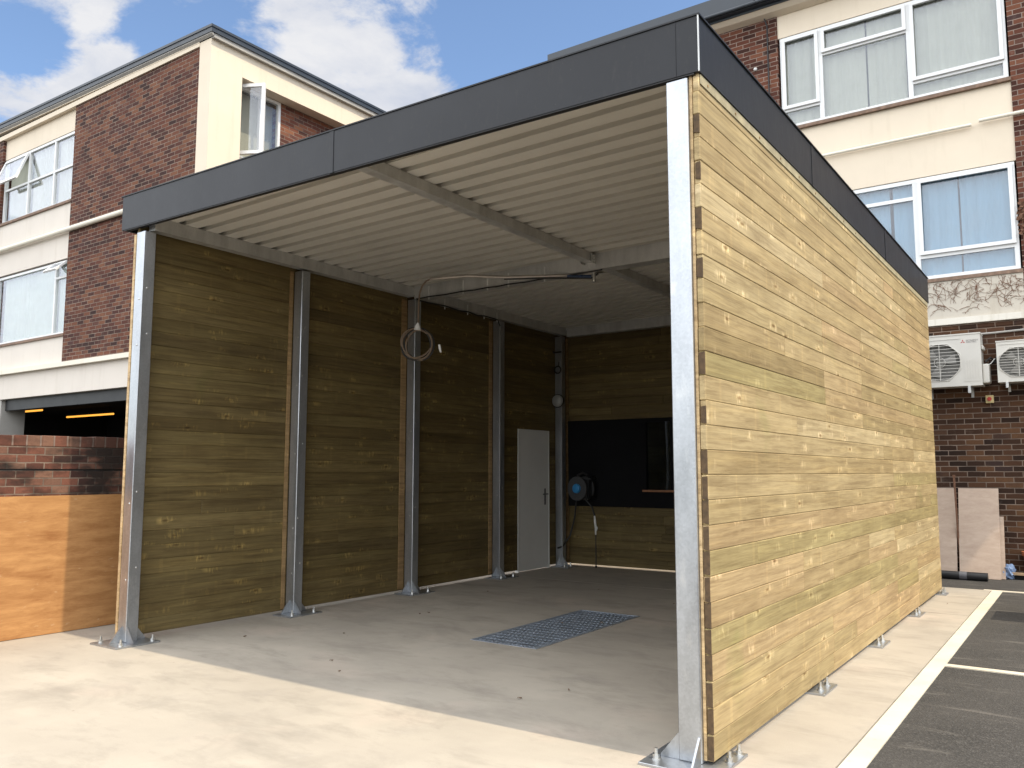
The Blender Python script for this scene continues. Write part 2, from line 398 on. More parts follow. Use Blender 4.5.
def plywood(name, c0, c1, pale):
    k = NT(name); P = k.geo.outputs['Position']
    w = k.scale(k.noise(P, 1.3, 3, .5, out=1), (.22, .22, .045))
    g = k.noise(k.scale(k.add(P, w), (2.5, 1.3, 7)), 1.8, 8, .72, .3)
    c = k.mix(k.ramp(g, [(.3, 0.0), (.7, 1.0)]), c0, c1)
    f = k.noise(k.scale(P, (2.5, 2.5, 7)), 3.0, 4, .6)
    c = k.mix(k.math('MULTIPLY', k.ramp(f, [(.64, 0.0), (.76, 1.0)]), .55), c, pale)
    k.bump(g, .15, .004)
    return k.fin(c, .72, 0, .3)
M['ply_orange'] = plywood('orange_shuttering_ply', (.29, .125, .042), (.54, .29, .115), (.62, .46, .29))
M['ply_pale'] = plywood('pale_board_face', (.42, .31, .235), (.54, .42, .33), (.60, .50, .40))

# ------------------------------------------------------------------ ground
TH = 1.0
asph = MB().poly([(-160, -160, -.012), (160, -160, -.012), (160, 160, -.012), (-160, 160, -.012)]).build('asphalt_ground', M['asphalt'])
tag(asph, kind='structure')
pad = MB()
GX0, GX1, GY0, GY1 = -2.84, -2.17, 1.74, 3.62          # drain pit opening
X0, X1 = -6.02, .485
def slab(x0, x1, y0, y1): pad.box(x0, x1, y0, y1, -.20, 0)
pad_y0, pad_y1, jy = -5.6, 7.70, 5.52
pad.box(X0, GX0, pad_y0, jy, -.2, 0); pad.box(GX1, X1, pad_y0, jy, -.2, 0)
pad.box(GX0, GX1, pad_y0, GY0, -.2, 0); pad.box(GX0, GX1, GY1, jy, -.2, 0)
pad.box(X0, X1, jy+.010, pad_y1, -.2, 0)
tag(pad.build('concrete_pavement', M['concrete']), kind='structure')
jt = MB().box(X0, X1, jy-.001, jy+.011, -.2, -.009).build('pavement_joint', M['blackrubber']); tag(jt, kind='structure')
for nm, b in (('painted_line', (.492, .602, -3.2, 7.70)), ('painted_line', (.602, 5.6, 3.02, 3.10)), ('painted_line', (.40, 5.6, 7.705, 7.79))):
    tag(MB().box(b[0], b[1], b[2], b[3], -.012, -.004).build(nm, M['line']), kind='structure')

# drain grating
gr = empty('drain_grating', ((GX0+GX1)/2, (GY0+GY1)/2, 0), 'galvanised steel drain grating set flush in the concrete floor of the shelter', 'drain grating')
go = gr.location
f = MB()
for a in ((GX0+.002, GX0+.022, GY0+.002, GY1-.002), (GX1-.022, GX1-.002, GY0+.002, GY1-.002)): f.box(*a, -.03, .004)
for a in ((GX0+.022, GX1-.022, GY0+.002, GY0+.018), (GX0+.022, GX1-.022, GY1-.018, GY1-.002)): f.box(*a, -.03, .003)
f.build('frame', M['grate'], gr, go)
f = MB(); nb = 15
for i in range(nb):
    x = GX0+.022+(GX1-GX0-.044)*(i+.5)/nb
    f.box(x-.0075, x+.0075, GY0+.018, GY1-.018, -.028, .001)
f.build('bearing_bars', M['grate'], gr, go)
f = MB(); nb = 18
for i in range(nb):
    y = GY0+.02+(GY1-GY0-.04)*(i+.5)/nb
    f.box(GX0+.022, GX1-.022, y-.003, y+.003, -.012, .0)
f.build('cross_rods', M['grate'], gr, go)
MB().box(GX0, GX1, GY0, GY1, -.19, -.15).build('sump', M['dark_room'], gr, go)

# leaf litter
f = MB()
spots = [(-4.0, 2.55), (-3.9, 1.3), (-2.2, 4.5), (-1.9, 4.9), (-1.6, 4.4), (-1.3, .8), (-1.45, .45), (-3.2, .5), (-2.9, .3), (-1.2, 2.6), (-2.0, 5.8), (-1.35, 5.2), (-3.4, 5.0), (-4.4, 4.1), (-.9, 1.9)]
for (x, y) in spots + [(random.uniform(-5, .3), random.uniform(-1.8, 6.5)) for _ in range(9)]:
    s = random.uniform(.006, .018); a = random.uniform(0, 6.28)
    pts = []
    for k_ in range(6):
        t = k_/6*6.283
        px, py = math.cos(t)*s*1.5, math.sin(t)*s*.6
        pts.append((x+px*math.cos(a)-py*math.sin(a), y+px*math.sin(a)+py*math.cos(a), .004+.008*abs(math.sin(t*1.5))))
    f.poly(pts)
tag(f.build('leaf_litter', M['leaf']), 'small dry brown leaf scraps scattered over the concrete floor', 'leaf litter', None, 'stuff')

# ------------------------------------------------------------------ the shelter
L0 = (-2.6, 3.55, 0)
sh = empty('timber_shelter', L0, 'open fronted wash bay shelter with timber board walls, galvanised posts and dark grey roof edge', 'shelter')
ZR, SL = 3.50, .06/5.4
def zb(x): return ZR - SL*x           # roof rises a little towards the left
BH = .125
def zc(x): return 3.645+.014*(x+5.1)   # underside of the roof sheet rises gently to the right
def board_wall(name, axis, u0, u1, v0, v1, z0, z1, mat, lens, joints=None, alt=0.0, holes=(), greyt=False):
    """boards run along axis (u); v is the thickness direction"""
    m = MB(); z = z0; i = 0
    while z < z1-.01:
        zt = min(z+BH, z1)
        us = u0 + (alt if i % 2 else 0)
        a = us; first = True
        cuts = [c+random.uniform(-.05, .05) for c in (joints or ()) if random.random() < .5]
        if random.random() < .35: cuts.append(random.uniform(u0+.5, u1-.5))
        cuts = sorted(cuts)+[u1]
        while a < u1-.02:
            b = next(c for c in cuts if c > a+.25 or c == u1)
            if u1-b < .3: b = u1
            segs = [(a, b)]
            for (h0, h1, hz0, hz1) in holes:
                if z < hz1-.01 and zt > hz0+.01:
                    ns = []
                    for (p, q_) in segs:
                        if h1 <= p or h0 >= q_: ns.append((p, q_)); continue
                        if p < h0-.02: ns.append((p, h0))
                        if q_ > h1+.02: ns.append((h1, q_))
                    segs = ns
            for (p, q_) in segs:
                d = random.uniform(-.0012, .0012)
                if axis == 'y': m.box(v0+d, v1+d, p+.0006, q_-.0006, z, zt, .0045)
                else: m.box(p+.0006, q_-.0006, v0+d, v1+d, z, zt, .0045)
            a = b
        z = zt; i += 1
    return m.build(name, mat, sh, L0)
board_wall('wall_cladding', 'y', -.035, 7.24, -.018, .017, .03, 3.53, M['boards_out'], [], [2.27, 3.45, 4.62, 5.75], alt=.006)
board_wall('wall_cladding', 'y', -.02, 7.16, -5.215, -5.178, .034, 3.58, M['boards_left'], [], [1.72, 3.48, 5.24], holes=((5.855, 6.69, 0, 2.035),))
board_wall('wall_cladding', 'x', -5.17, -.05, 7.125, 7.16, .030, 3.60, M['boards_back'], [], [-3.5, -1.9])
# dark waney ends on every other board
z = .03; i = 0
while z < 3.4:
    if z < 1.5 or (i % 2 and random.random() < .9):
        h_ = random.uniform(.116, .1245) if z < 1.5 else random.uniform(.085, .122); o_ = random.uniform(0, BH-h_); w_ = random.uniform(.024, .032)
        MB().prism([(.015, z+o_), (.015, z+o_+h_), (.012-w_*.9, z+o_+h_-.004), (.014-w_, z+o_+h_*.6), (.010-w_*.8, z+o_+h_*.4), (.012-w_*.95, z+o_+.006)], 'y', -.0362, -.024).build('dark_board_end', M['end_dark'], sh, L0)
    z += BH; i += 1
# pale battens behind the cladding ends
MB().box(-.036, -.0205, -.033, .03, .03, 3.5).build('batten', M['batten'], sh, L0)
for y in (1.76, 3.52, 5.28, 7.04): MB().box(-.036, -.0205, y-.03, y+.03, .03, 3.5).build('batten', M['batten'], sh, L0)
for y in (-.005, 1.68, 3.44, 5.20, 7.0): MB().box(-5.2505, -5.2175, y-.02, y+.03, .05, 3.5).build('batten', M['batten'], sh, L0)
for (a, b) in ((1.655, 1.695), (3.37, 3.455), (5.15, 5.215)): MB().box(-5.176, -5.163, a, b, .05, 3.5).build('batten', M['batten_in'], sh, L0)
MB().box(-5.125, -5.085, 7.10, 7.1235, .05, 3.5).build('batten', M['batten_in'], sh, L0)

# posts: post > base_plate, gusset, bolt
def make_post(loc, side, sides, bolts, plate):
    h = 3.50 if loc[0] < -1 else 3.485
    p = MB().box(-.06, .06, -.055, .055, .014, h, .005, 1).build('post', M['galv'], sh, (0, 0, 0), Vector(loc)-Vector(L0))
    x0, x1, y0, y1 = plate
    GXF = .045 if side == 'R' else -.006
    MB().box(x0, x1, y0, y1, 0, .014, .002).build('base_plate', M['galv'], p)
    for s in sides:
        if s == 'l': MB().prism([(-.0605, .015), (-.16, .015), (-.16, .026), (-.066, .14), (-.0605, .14)], 'y', -.045, -.034).build('gusset', M['galv'], p)
        if s == 'r': MB().prism([(.0605, .015), (.16, .015), (.16, .026), (.066, .14), (.0605, .14)], 'y', -.045, -.034).build('gusset', M['galv'], p)
        if s == 'f': MB().prism([(-.0555, .015), (-.155, .015), (-.155, .026), (-.061, .14), (-.0555, .14)], 'x', GXF, GXF+.011).build('gusset', M['galv'], p)
        if s == 'b': MB().prism([(.0555, .015), (.155, .015), (.155, .026), (.061, .14), (.0555, .14)], 'x', GXF, GXF+.011).build('gusset', M['galv'], p)
    for (bx, by) in bolts:
        b = MB(); b.cyl((bx, by, .014), (bx, by, .020), .022, 16); b.cyl((bx, by, .0202), (bx, by, .038), .0165, 6); b.cyl((bx, by, .0382), (bx, by, .066), .009, 10)
        b.build('bolt', M['bolt'], p)
    return p
PY = [0.0, 1.76, 3.52, 5.28, 7.04]
for i, y in enumerate(PY):
    xl = -5.10
    if i == 4: y = 6.90
    if i == 0:
        make_post((xl, y, 0), 'L', 'rfb', [(-.145, -.15), (-.145, .12), (.155, .13), (.155, -.15)], (-.19, .20, -.215, .175))
        make_post((-.098, y, 0), 'R', 'lfb', [(-.16, -.10), (-.16, .16), (.155, .19), (.155, .06)], (-.215, .185, -.19, .235))
    else:
        yr_ = PY[i]
        pr = (-.06, .20, -.21, .20) if i < 4 else (-.06, .24, -.20, .055)
        make_post((xl, y, 0), 'L', 'rfb' if i < 4 else 'rf', [(.155, -.15), (.155, .13 if i < 4 else .02)], pr if i != 2 else (-.07, .2, -.21, .2))
        make_post((-.098, yr_, 0), 'R', 'lf', [(-.16, -.10), (.155, .10), (.155, -.06)], (-.215, .205, -.15, .17) if i < 4 else (-.215, .205, -.15, .06))
# small screws on the post faces
for (x, y, zs) in ((-5.10, 0, (.62, 1.25, 2.6, 3.0)), (-5.10, 1.76, (.5, .95, 1.7, 2.4, 2.9)), (-5.10, 3.52, (1.0, 2.0)), (-5.1, 5.28, (1.2, 2.2))):
    for z in zs: MB().ball((x+.0605, y+random.uniform(-.03, .02), z), .009, .6, 1, 1, 8, 6).build('screw', M['bolt'], sh, L0)
    for z in zs: MB().ball((x+.02, y-.0555, z-.1), .009, 1, .6, 1, 8, 6).build('screw', M['bolt'], sh, L0)

# beams
def slopebeam(y0, y1, z0, dz1, xa, xb):
    return MB().prism([(xa, z0), (xb, z0+.02), (xb, zc(xb)+dz1), (xa, zc(xa)+dz1)], 'y', y0, y1)
slopebeam(3.44, 3.60, 3.50, -.002, -5.035, -.16).build('beam', M['galv_dull'], sh, L0)
slopebeam(6.99, 7.09, 3.51, -.002, -5.035, -.16).build('beam', M['galv_dull'], sh, L0)
slopebeam(-.028, .04, 3.57, -.002, -5.035, -.16).build('beam', M['galv_dull'], sh, L0)
for (a, b) in ((.041, 3.439), (3.601, 6.989)):
    MB().box(-5.135, -5.04, a, b, 3.525, zc(-5.1)-.002).build('beam', M['galv_dull'], sh, L0)
    MB().box(-.155, -.06, a, b, 3.56, zc(-.155)-.002).build('beam', M['galv_dull'], sh, L0)
    zz = zc(-2.65)-.002                                   # C shaped purlin
    MB().prism([(-2.55, zz-.088), (-2.65, zz-.088), (-2.65, zz-.070), (-2.645, zz-.070), (-2.645, zz-.083), (-2.555, zz-.083), (-2.555, zz-.005), (-2.65, zz-.005), (-2.65, zz), (-2.55, zz)], 'y', a, b).build('purlin', M['galv_dull'], sh, L0)
for dx in (-.062, .062): MB().box(-2.60+dx-.004, -2.60+dx+.004, 3.35, 3.439, zc(-2.6)-.11, zc(-2.6)-.012).build('cleat', M['bolt'], sh, L0)
for z in (.03, .055, .085):
    MB().cyl((-2.534, 3.40, zc(-2.6)-z), (-2.518, 3.40, zc(-2.6)-z), .009, 8).build('bolt', M['bolt'], sh, L0)
# profiled roof sheet, ribs across the bay
prof = []; y = -.075; zt = 0
while y < 7.16:
    prof += [(y, 0), (y+.126, 0), (y+.106, .044), (y+.227, .044), (y+.206, 0)]
    y += .207
prof = [p for p in prof if -.029 < p[0] < 7.2]
m = MB()
xa, xb = -5.33, -.004
lo = [m.bm.verts.new((xa, p[0], zc(xa)+zt+p[1])) for p in prof]; hi = [m.bm.verts.new((xb, p[0], zc(xb)+zt+p[1])) for p in prof]
lo2 = [m.bm.verts.new((xa, p[0], zc(xa)+zt+p[1]+.004)) for p in prof]; hi2 = [m.bm.verts.new((xb, p[0], zc(xb)+zt+p[1]+.004)) for p in prof]
for i in range(len(prof)-1):
    m.bm.faces.new((lo[i], hi[i], hi[i+1], lo[i+1])); m.bm.faces.new((lo2[i], lo2[i+1], hi2[i+1], hi2[i]))
m.build('roof_sheet', M['roof_sheet'], sh, L0)
MB().prism([(-5.37, zc(-5.37)+.05), (.0, zc(0)+.05), (.0, zc(0)+.075), (-5.37, zc(-5.37)+.075)], 'y', -.025, 7.215).build('roof_deck', M['roof_top'], sh, L0)
# fascia boards
HF = .305
def fprism(xa, xb, y0, y1):
    return MB().prism([(xa, zb(xa)), (xb, zb(xb)), (xb, zb(xb)+HF), (xa, zb(xa)+HF)], 'y', y0, y1)
for xa, xb in ((-5.41, -2.726), (-2.722, .030)):
    fprism(xa, xb, -.055, -.030).build('fascia', M['fascia'], sh, L0)
for ya, yb in ((-.0295, 2.098), (2.102, 4.7), (4.704, 7.25)):
    MB().box(.005, .030, ya, yb, ZR+.001, ZR+HF).build('fascia', M['fascia'], sh, L0)
fprism(-5.41, .030, 7.2505, 7.275).build('fascia', M['fascia'], sh, L0)
MB().box(-5.41, -5.385, -.0295, 7.25, zb(-5.4)+.001, zb(-5.4)+HF).build('fascia', M['fascia'], sh, L0)
MB().prism([(-2.745, zb(-2.72)-.004), (-2.703, zb(-2.72)-.004), (-2.703, zb(-2.72)+HF+.003), (-2.745, zb(-2.72)+HF+.003)], 'y', -.0585, -.0555).build('joint_cover', M['fascia'], sh, L0)
MB().box(-.10, -.096, -.0575, -.0555, ZR+.001, ZR+HF).build('joint_cover', M['fascia'], sh, L0)
for y in (2.1, 4.7): MB().box(.0305, .0335, y-.03, y+.03, ZR-.003, ZR+HF+.003).build('joint_cover', M['fascia'], sh, L0)
MB().box(.0275, .0345, -.0595, -.0525, ZR-.002, ZR+HF+.002).build('corner_trim', M['galv_dull'], sh, L0)
m = MB()                                              # capping over the top of the fascia
m.prism([(-5.43, zb(-5.43)+HF+.001), (.04, ZR+HF+.001), (.04, ZR+HF+.010), (-5.43, zb(-5.43)+HF+.010)], 'y', -.062, .06)
m.box(-.06, .04, .0605, 7.28, ZR+HF+.001, ZR+HF+.010)
m.build('capping', M['fascia'], sh, L0)
# drip angle under the front fascia (dark)
MB().prism([(-5.38, zb(-5.38)-.008), (.0, ZR-.008), (.0, ZR+.001), (-5.38, zb(-5.38)+.001)], 'y', -.05, -.012).build('drip_edge', M['seam'], sh, L0)
# trim strip along the top of the sunny wall
MB().box(.0185, .0235, -.02, 7.22, ZR-.055, ZR-.002, .001).build('top_trim', M['trim'], sh, L0)
for i in range(9): MB().cyl((.0236, .08+i*.42, ZR-.03), (.0265, .08+i*.42, ZR-.03), .008, 8).build('screw', M['endgrain'], sh, L0)
# door
d = MB().box(-5.205, -5.172, 5.88, 6.665, .012, 2.02, .003).build('door', M['door'], sh, L0, smooth=False)
m = MB(); m.box(-5.1715, -5.165, 6.545, 6.585, .93, 1.17, .003)
m.cyl((-5.165, 6.565, 1.09), (-5.115, 6.565, 1.09), .009, 10); m.tube([(-5.118, 6.57, 1.09), (-5.118, 6.50, 1.09), (-5.118, 6.44, 1.088)], .009, 10)
m.build('handle', M['steel_handle'], d, L0)
m = MB(); m.box(-5.2205, -5.168, 5.857, 5.878, .0, 2.033); m.box(-5.2205, -5.168, 6.667, 6.688, .0, 2.033); m.box(-5.2205, -5.168, 5.8785, 6.6665, 2.0215, 2.033)
m.build('door_frame', M['door'], sh, L0)
# black board with a serving window on the back wall
m = MB(); wx0, wx1 = -3.79, -2.86
m.box(-5.08, wx0, 7.095, 7.122, .90, 2.20); m.box(wx1, -.25, 7.095, 7.122, .90, 2.20)
m.box(wx0, wx1, 7.0955, 7.122, .90, 1.13); m.box(wx0, wx1, 7.0955, 7.122, 2.17, 2.20)
m.build('back_panel', M['black_panel'], sh, L0)
m = MB(); w = (wx0+.001, wx1-.001)
m.box(w[0], w[0]+.05, 7.05, 7.118, 1.16, 2.14); m.box(w[1]-.05, w[1], 7.05, 7.118, 1.16, 2.14); m.box((w[0]+w[1])/2-.03, (w[0]+w[1])/2+.03, 7.05, 7.118, 1.16, 2.14)
wd = m.build('window', M['black_panel'], sh, L0)
MB().box(w[0], w[1], 7.02, 7.118, 1.131, 1.159).build('sill', M['stain_wood'], wd, L0)
MB().box(w[0], w[1], 7.06, 7.118, 2.141, 2.169).build('head', M['black_panel'], wd, L0)
MB().box(w[0]+.051, w[1]-.051, 7.085, 7.09, 1.161, 2.139).build('pane', M['glass_dark'], wd, L0)

# ---- things fixed inside the bay
hr = empty('hose_reel', (-4.72, 7.09, 1.10), 'black hose reel with a blue hub hung low on the black back panel', 'hose reel')
hl = hr.location
rc = Vector((-4.74, 6.90, 1.17)); ra = Vector((-.16, -.98, 0)).normalized(); rs = Vector((-ra.y, ra.x, 0)); rz_ = Vector((0, 0, 1))
for dx in (-.09, .09):
    MB().tube([rc+ra*(dx-.011), rc+ra*(dx+.011)], .18, 30).build('side_disc', M['disc'], hr, hl, smooth=True)
MB().tube([rc-ra*.078, rc+ra*.078], .10, 24).build('drum', M['black'], hr, hl, smooth=True)
m = MB(); m.tube([rc+ra*.102, rc+ra*.128, rc+ra*.140], [.072, .066, .045], 24); m.build('hub', M['blue'], hr, hl, smooth=True)
m = MB(); pts = []
for i in range(130):
    a = i/130*2*math.pi*6; pts.append(rc+ra*(-.06+.12*i/130)+rs*(.125*math.cos(a))+rz_*(.125*math.sin(a)))
m.tube(pts, .014, 8); m.tube([rc-ra*.03+Vector((.10, -.06, .0)), (-4.58, 6.77, 1.0), (-4.50, 6.80, .9), (-4.47, 6.82, .78)], .012, 8)
m.build('hose', M['blackrubber'], hr, hl, smooth=True)
m = MB(); m.box(-4.62, -4.585, 6.86, 7.094, 1.02, 1.30); m.box(-4.86, -4.621, 7.06, 7.094, 1.02, 1.33); m.tube([rc+ra*.09+rz_*.19, rc+rz_*.235+Vector((.05, -.03, 0)), (-4.60, 6.84, 1.37), (-4.58, 7.05, 1.33)], .016, 8)
m.build('bracket', M['black'], hr, hl)
m = MB(); m.tube([(-4.85, 6.95, 1.0), (-4.93, 7.02, .72), (-5.0, 7.00, .45), (-5.05, 6.86, .30), (-5.10, 6.80, .28)], .013, 8)
m.build('supply_hose', M['blackrubber'], hr, hl, smooth=True)
sl = empty('spray_lance', (-4.47, 6.86, .02), 'spray lance with a white grip hanging below the hose reel against the boards', 'spray lance')
sp = sl.location
m = MB(); m.tube([(-4.47, 6.82, .775), (-4.47, 6.83, .70), (-4.465, 6.84, .60), (-4.47, 6.85, .50)], [.012, .017, .014, .012], 10); m.tube([(-4.47, 6.83, .66), (-4.43, 6.82, .60), (-4.445, 6.82, .56)], .009, 8)
m.build('grip', M['white_plastic'], sl, sp, smooth=True)
m = MB(); m.tube([(-4.47, 6.85, .50), (-4.475, 6.86, .25), (-4.48, 6.87, .03)], .008, 8); m.ball((-4.48, 6.87, .04), .018)
m.build('tube', M['blackrubber'], sl, sp, smooth=True)
bl = empty('bulkhead_light', (-5.10, 6.84, 2.50), 'round white bulkhead light on the corner post beside the back wall', 'light')
m = MB(); m.cyl((-5.10, 6.844, 2.5), (-5.10, 6.822, 2.5), .105, 28); m.build('housing', M['black'], bl, bl.location, smooth=True)
m = MB(); m.ball((-5.10, 6.822, 2.5), .095, 1, .55, 1, 24, 14); m.build('lamp_cover', M['lamp_white'], bl, bl.location, smooth=True)
m = MB(); pts = [(-5.10+.055*math.cos(i/20*6.283), 6.832, 2.98+.055*math.sin(i/20*6.283)) for i in range(20)]
m.tube(pts, .010, 8, closed=True); m.tube([(-5.09, 6.835, 3.035), (-5.08, 6.835, 3.10)], .006, 6)
tag(m.build('hose_ring', M['blackrubber'], None, (0, 0, 0), smooth=True), 'small black ring hung on the corner post above the round light', 'ring')
m = MB(); m.box(-5.165, -5.035, 6.832, 6.8445, 3.245, 3.265); m.box(-5.175, -5.166, 6.81, 6.85, 3.24, 3.275)
tag(m.build('strap_bracket', M['black']), 'short black strap bracket across the top of the corner post', 'bracket')

# swing boom under the middle beam
bm_ = empty('swing_boom', (-2.60, 3.52, 3.42), 'slim steel swing boom reaching from the middle beam towards the left wall', 'boom arm')
bo = bm_.location
m = MB(); m.tube([(-2.60, 3.52, 3.49), (-2.72, 3.50, 3.485), (-3.48, 3.13, 3.495), (-3.78, 2.87, 3.50), (-4.20, 2.76, 3.50)], .019, 12)
m.build('arm', M['pipe_steel'], bm_, bo, smooth=True)
m = MB(); m.cyl((-2.60, 3.52, 3.42), (-2.60, 3.52, 3.5), .022, 16); m.box(-2.70, -2.50, 3.47, 3.57, 3.495, 3.512); m.ball((-2.60, 3.52, 3.42), .024)
m.build('pivot', M['bolt'], bm_, bo, smooth=True)
m = MB(); m.tube([(-2.62, 3.50, 3.46), (-2.74, 3.46, 3.465), (-2.86, 3.41, 3.475)], .018, 10); m.box(-2.78, -2.70, 3.44, 3.50, 3.455, 3.478, .006)
m.build('swivel', M['navy'], bm_, bo, smooth=True)
m = MB(); m.tube([(-2.56, 3.54, 3.49), (-2.62, 3.50, 3.44), (-2.9, 3.38, 3.455), (-3.2, 3.26, 3.47), (-3.48, 3.13, 3.475)], .009, 8)
m.build('feed_hose', M['blackrubber'], bm_, bo, smooth=True)
ch = empty('coiled_hose', (-4.40, 2.76, 2.82), 'beige hose hanging in a loose coil from the end of the swing boom', 'hose')
co = ch.location
m = MB()
m.tube([(-4.19, 2.76, 3.50), (-4.26, 2.76, 3.485), (-4.315, 2.76, 3.44), (-4.35, 2.76, 3.37), (-4.362, 2.76, 3.28), (-4.366, 2.76, 3.14), (-4.368, 2.76, 2.99)], .0095, 8)
m.build('drop_hose', M['beige_hose'], ch, co, smooth=True)
for q0, (mat_, nl, dr) in enumerate(((M['beige_hose'], 2.6, 0.0), (M['blackrubber'], 2.0, .018))):
    m = MB(); pts = []; N_ = int(nl*30)
    for i in range(N_):
        t = i/N_; a = math.pi*(.42+.3*q0)+t*nl*2*math.pi
        rr = .150+.014*math.sin(a*.37+q0)+.015*t+dr; sh_ = .025*math.sin(t*9+q0*2)
        u = rr*math.cos(a)+sh_; w_ = rr*math.sin(a)*1.04-.015*t
        pts.append((-4.40+u*.75+.012*t, 2.76+u*.66+.012*math.sin(i*.5)+.03*t+.012*q0, 2.815+w_))
    m.tube(pts, .0095, 8)
    m.build('hose_loops', mat_, ch, co, smooth=True)
m = MB(); m.tube([(-4.368, 2.755, 3.035), (-4.37, 2.755, 3.0), (-4.375, 2.755, 2.955)], [.010, .028, .040], 8)
m.build('clip', M['white_plastic'], ch, co, smooth=True)
m = MB(); m.tube([(-4.20, 2.92, 2.80), (-4.195, 2.925, 2.76), (-4.185, 2.93, 2.715)], [.012, .015, .010], 10)
m.build('nozzle', M['white_plastic'], ch, co, smooth=True)
# cable along the middle beam and the left wall plate, with pale clips
cb = empty('cable', (-4.0, 3.42, 3.5), 'black cable clipped with pale straps along the middle beam and left eave beam', 'cable')
c0 = cb.location
m = MB()
pts = []
xs = [-2.45, -2.8, -3.16, -3.4, -3.64, -3.8, -3.93, -4.1, -4.28, -4.55, -4.8, -4.98]
for i, x in enumerate(xs): pts.append((x, 3.425, 3.494-(.007 if i % 2 else 0)))
m.tube(pts, .008, 8)
m.tube([(-4.98, 3.425, 3.49), (-5.022, 3.5, 3.49), (-5.022, 3.66, 3.49), (-5.025, 4.02, 3.505), (-5.025, 4.3, 3.49), (-5.025, 4.49, 3.505), (-5.025, 4.7, 3.49), (-5.025, 4.85, 3.505), (-5.025, 5.15, 3.50), (-5.03, 5.21, 3.42)], .009, 8)
m.build('wire', M['blackrubber'], cb, c0, smooth=True)
for x in (-3.16, -3.64, -3.93, -4.28, -4.8):
    MB().box(x-.007, x+.007, 3.431, 3.4385, 3.465, 3.625).build('clip', M['white_plastic'], cb, c0)
for y in (4.02, 4.49, 4.85, 5.15):
    MB().box(-5.0385, -5.033, y-.007, y+.007, 3.465, 3.60).build('clip', M['white_plastic'], cb, c0)

# ------------------------------------------------------------------ window builder (frame > pane, curtain, sash ...)
def window(parent, off, ax, x0, x1, z0, z1, y, cols, rows, fm, curtain=None, cr=(0, 1), fw=.055, depth=.07, skip=(), sill=None, lining=True, inn=1, glassm=None):
    """ax 'x': window in an x-z plane at y (inside is +y); ax 'y': in a y-z plane at x=y (inside is -x).
       cols: mullion positions; rows: list of (xa, xb, z) transoms"""
    def bx(m, a, b, d0, d1, c, d):
        if ax == 'x': m.box(a, b, y+d0, y+d1, c, d)
        else: m.box(y-d1, y-d0, a, b, c, d)
    m = MB()
    bx(m, x0, x1, 0, depth, z0, z0+fw); bx(m, x0, x1, 0, depth, z1-fw, z1)
    bx(m, x0, x0+fw, .001, depth-.001, z0+fw, z1-fw); bx(m, x1-fw, x1, .001, depth-.001, z0+fw, z1-fw)
    for c in cols: bx(m, c-fw*.55, c+fw*.55, .002, depth-.002, z0+fw, z1-fw)
    for (a, b, z) in rows: bx(m, a, b, .004, depth-.004, z-fw*.45, z+fw*.45)
    w = m.build('window', fm, parent, off)
    m = MB()
    bx(m, x0+fw, x1-fw, depth*.45, depth*.45+.006, z0+fw, z1-fw) if not skip else None
    for (a, b, c, d) in skip: bx(m, a, b, depth*.45, depth*.45+.006, c, d)
    m.build('pane', glassm or M['glass'], w, off)
    if curtain:
        for (a, b, cz0, cm) in curtain:
            m = MB(); n = max(12, int((b-a)/.022)); prev = None
            ph = random.uniform(0, 6)
            for i in range(n+1):
                u = a+(b-a)*i/n
                dd = .10+.012*math.sin(u*31+ph+2.1*math.sin(u*5+ph))*(.6+.4*math.sin(u*3.7+ph))+.005*math.sin(u*83+ph)
                p = (u, y+dd) if ax == 'x' else (y-dd, u)
                cur = [m.bm.verts.new((p[0], p[1], cz0)), m.bm.verts.new((p[0], p[1], z1-.01))]
                if prev: m.bm.faces.new((prev[0], cur[0], cur[1], prev[1]))
                prev = cur
            m.build('curtain', cm, w, off, smooth=True)
    if sill:
        m = MB(); bx(m, x0-.03, x1+.03, -.07, .04, z0-.055, z0-.003); m.build('sill', sill, w, off)
    return w

# ------------------------------------------------------------------ left building
LB = (-14.0, 4.4, 0)
lb = empty('office_block', LB, 'three storey brown brick and cream block on the left with an open ground floor', 'building')
YF = 4.35; XC = -10.60
def P(name, mat, *boxes, par=None, off=LB, root=None):
    for b in boxes: o = MB().box(*b).build(name, mat, par or root or lb, off)
    return o
P('brick_panel', M['brick_x'], (-15.15, -10.93, YF-.01, YF+.25, 3.56, 8.88))
P('brick_panel', M['brick_x'], (-22.6, -18.28, YF-.01, YF+.25, 3.56, 8.88))
P('corner_pillar', M['cream'], (-10.929, XC, YF-.03, 4.98, 2.0, 8.95))
P('top_band', M['cream'], (-22.6, -10.93, YF-.04, YF+.25, 8.882, 8.98))
P('top_band', M['cream'], (-10.9, XC, 4.981, 9.2, 8.49, 8.95))
P('spandrel', M['cream'], (-18.279, -15.151, YF+.05, YF+.25, 8.43, 8.881))
P('spandrel', M['cream_grey'], (-18.279, -15.151, YF+.02, YF+.25, 5.72, 6.88))
P('spandrel', M['cream_grey'], (-18.279, -15.151, YF+.02, YF+.25, 3.56, 4.13))
P('ledge', M['white_trim'], (-22.6, -10.62, YF-.13, YF+.25, 3.47, 3.558))
P('lintel', M['cream_grey'], (-22.6, -10.93, YF-.03, YF+.25, 2.95, 3.469))
P('lintel_beam', M['seam'], (-17.60, -10.94, YF+.08, YF+.20, 2.72, 2.949))
P('pier', M['soffit'], (-18.3, -17.62, YF, YF+.5, 0, 2.949), (-22.6, -22.0, YF, YF+.5, 0, 2.949))
m = MB(); m.tube([(-22.5, YF-.06, 6.28), (-10.95, YF-.06, 6.27)], .05, 12); m.build('pipe', M['white_trim'], lb, LB, smooth=True)
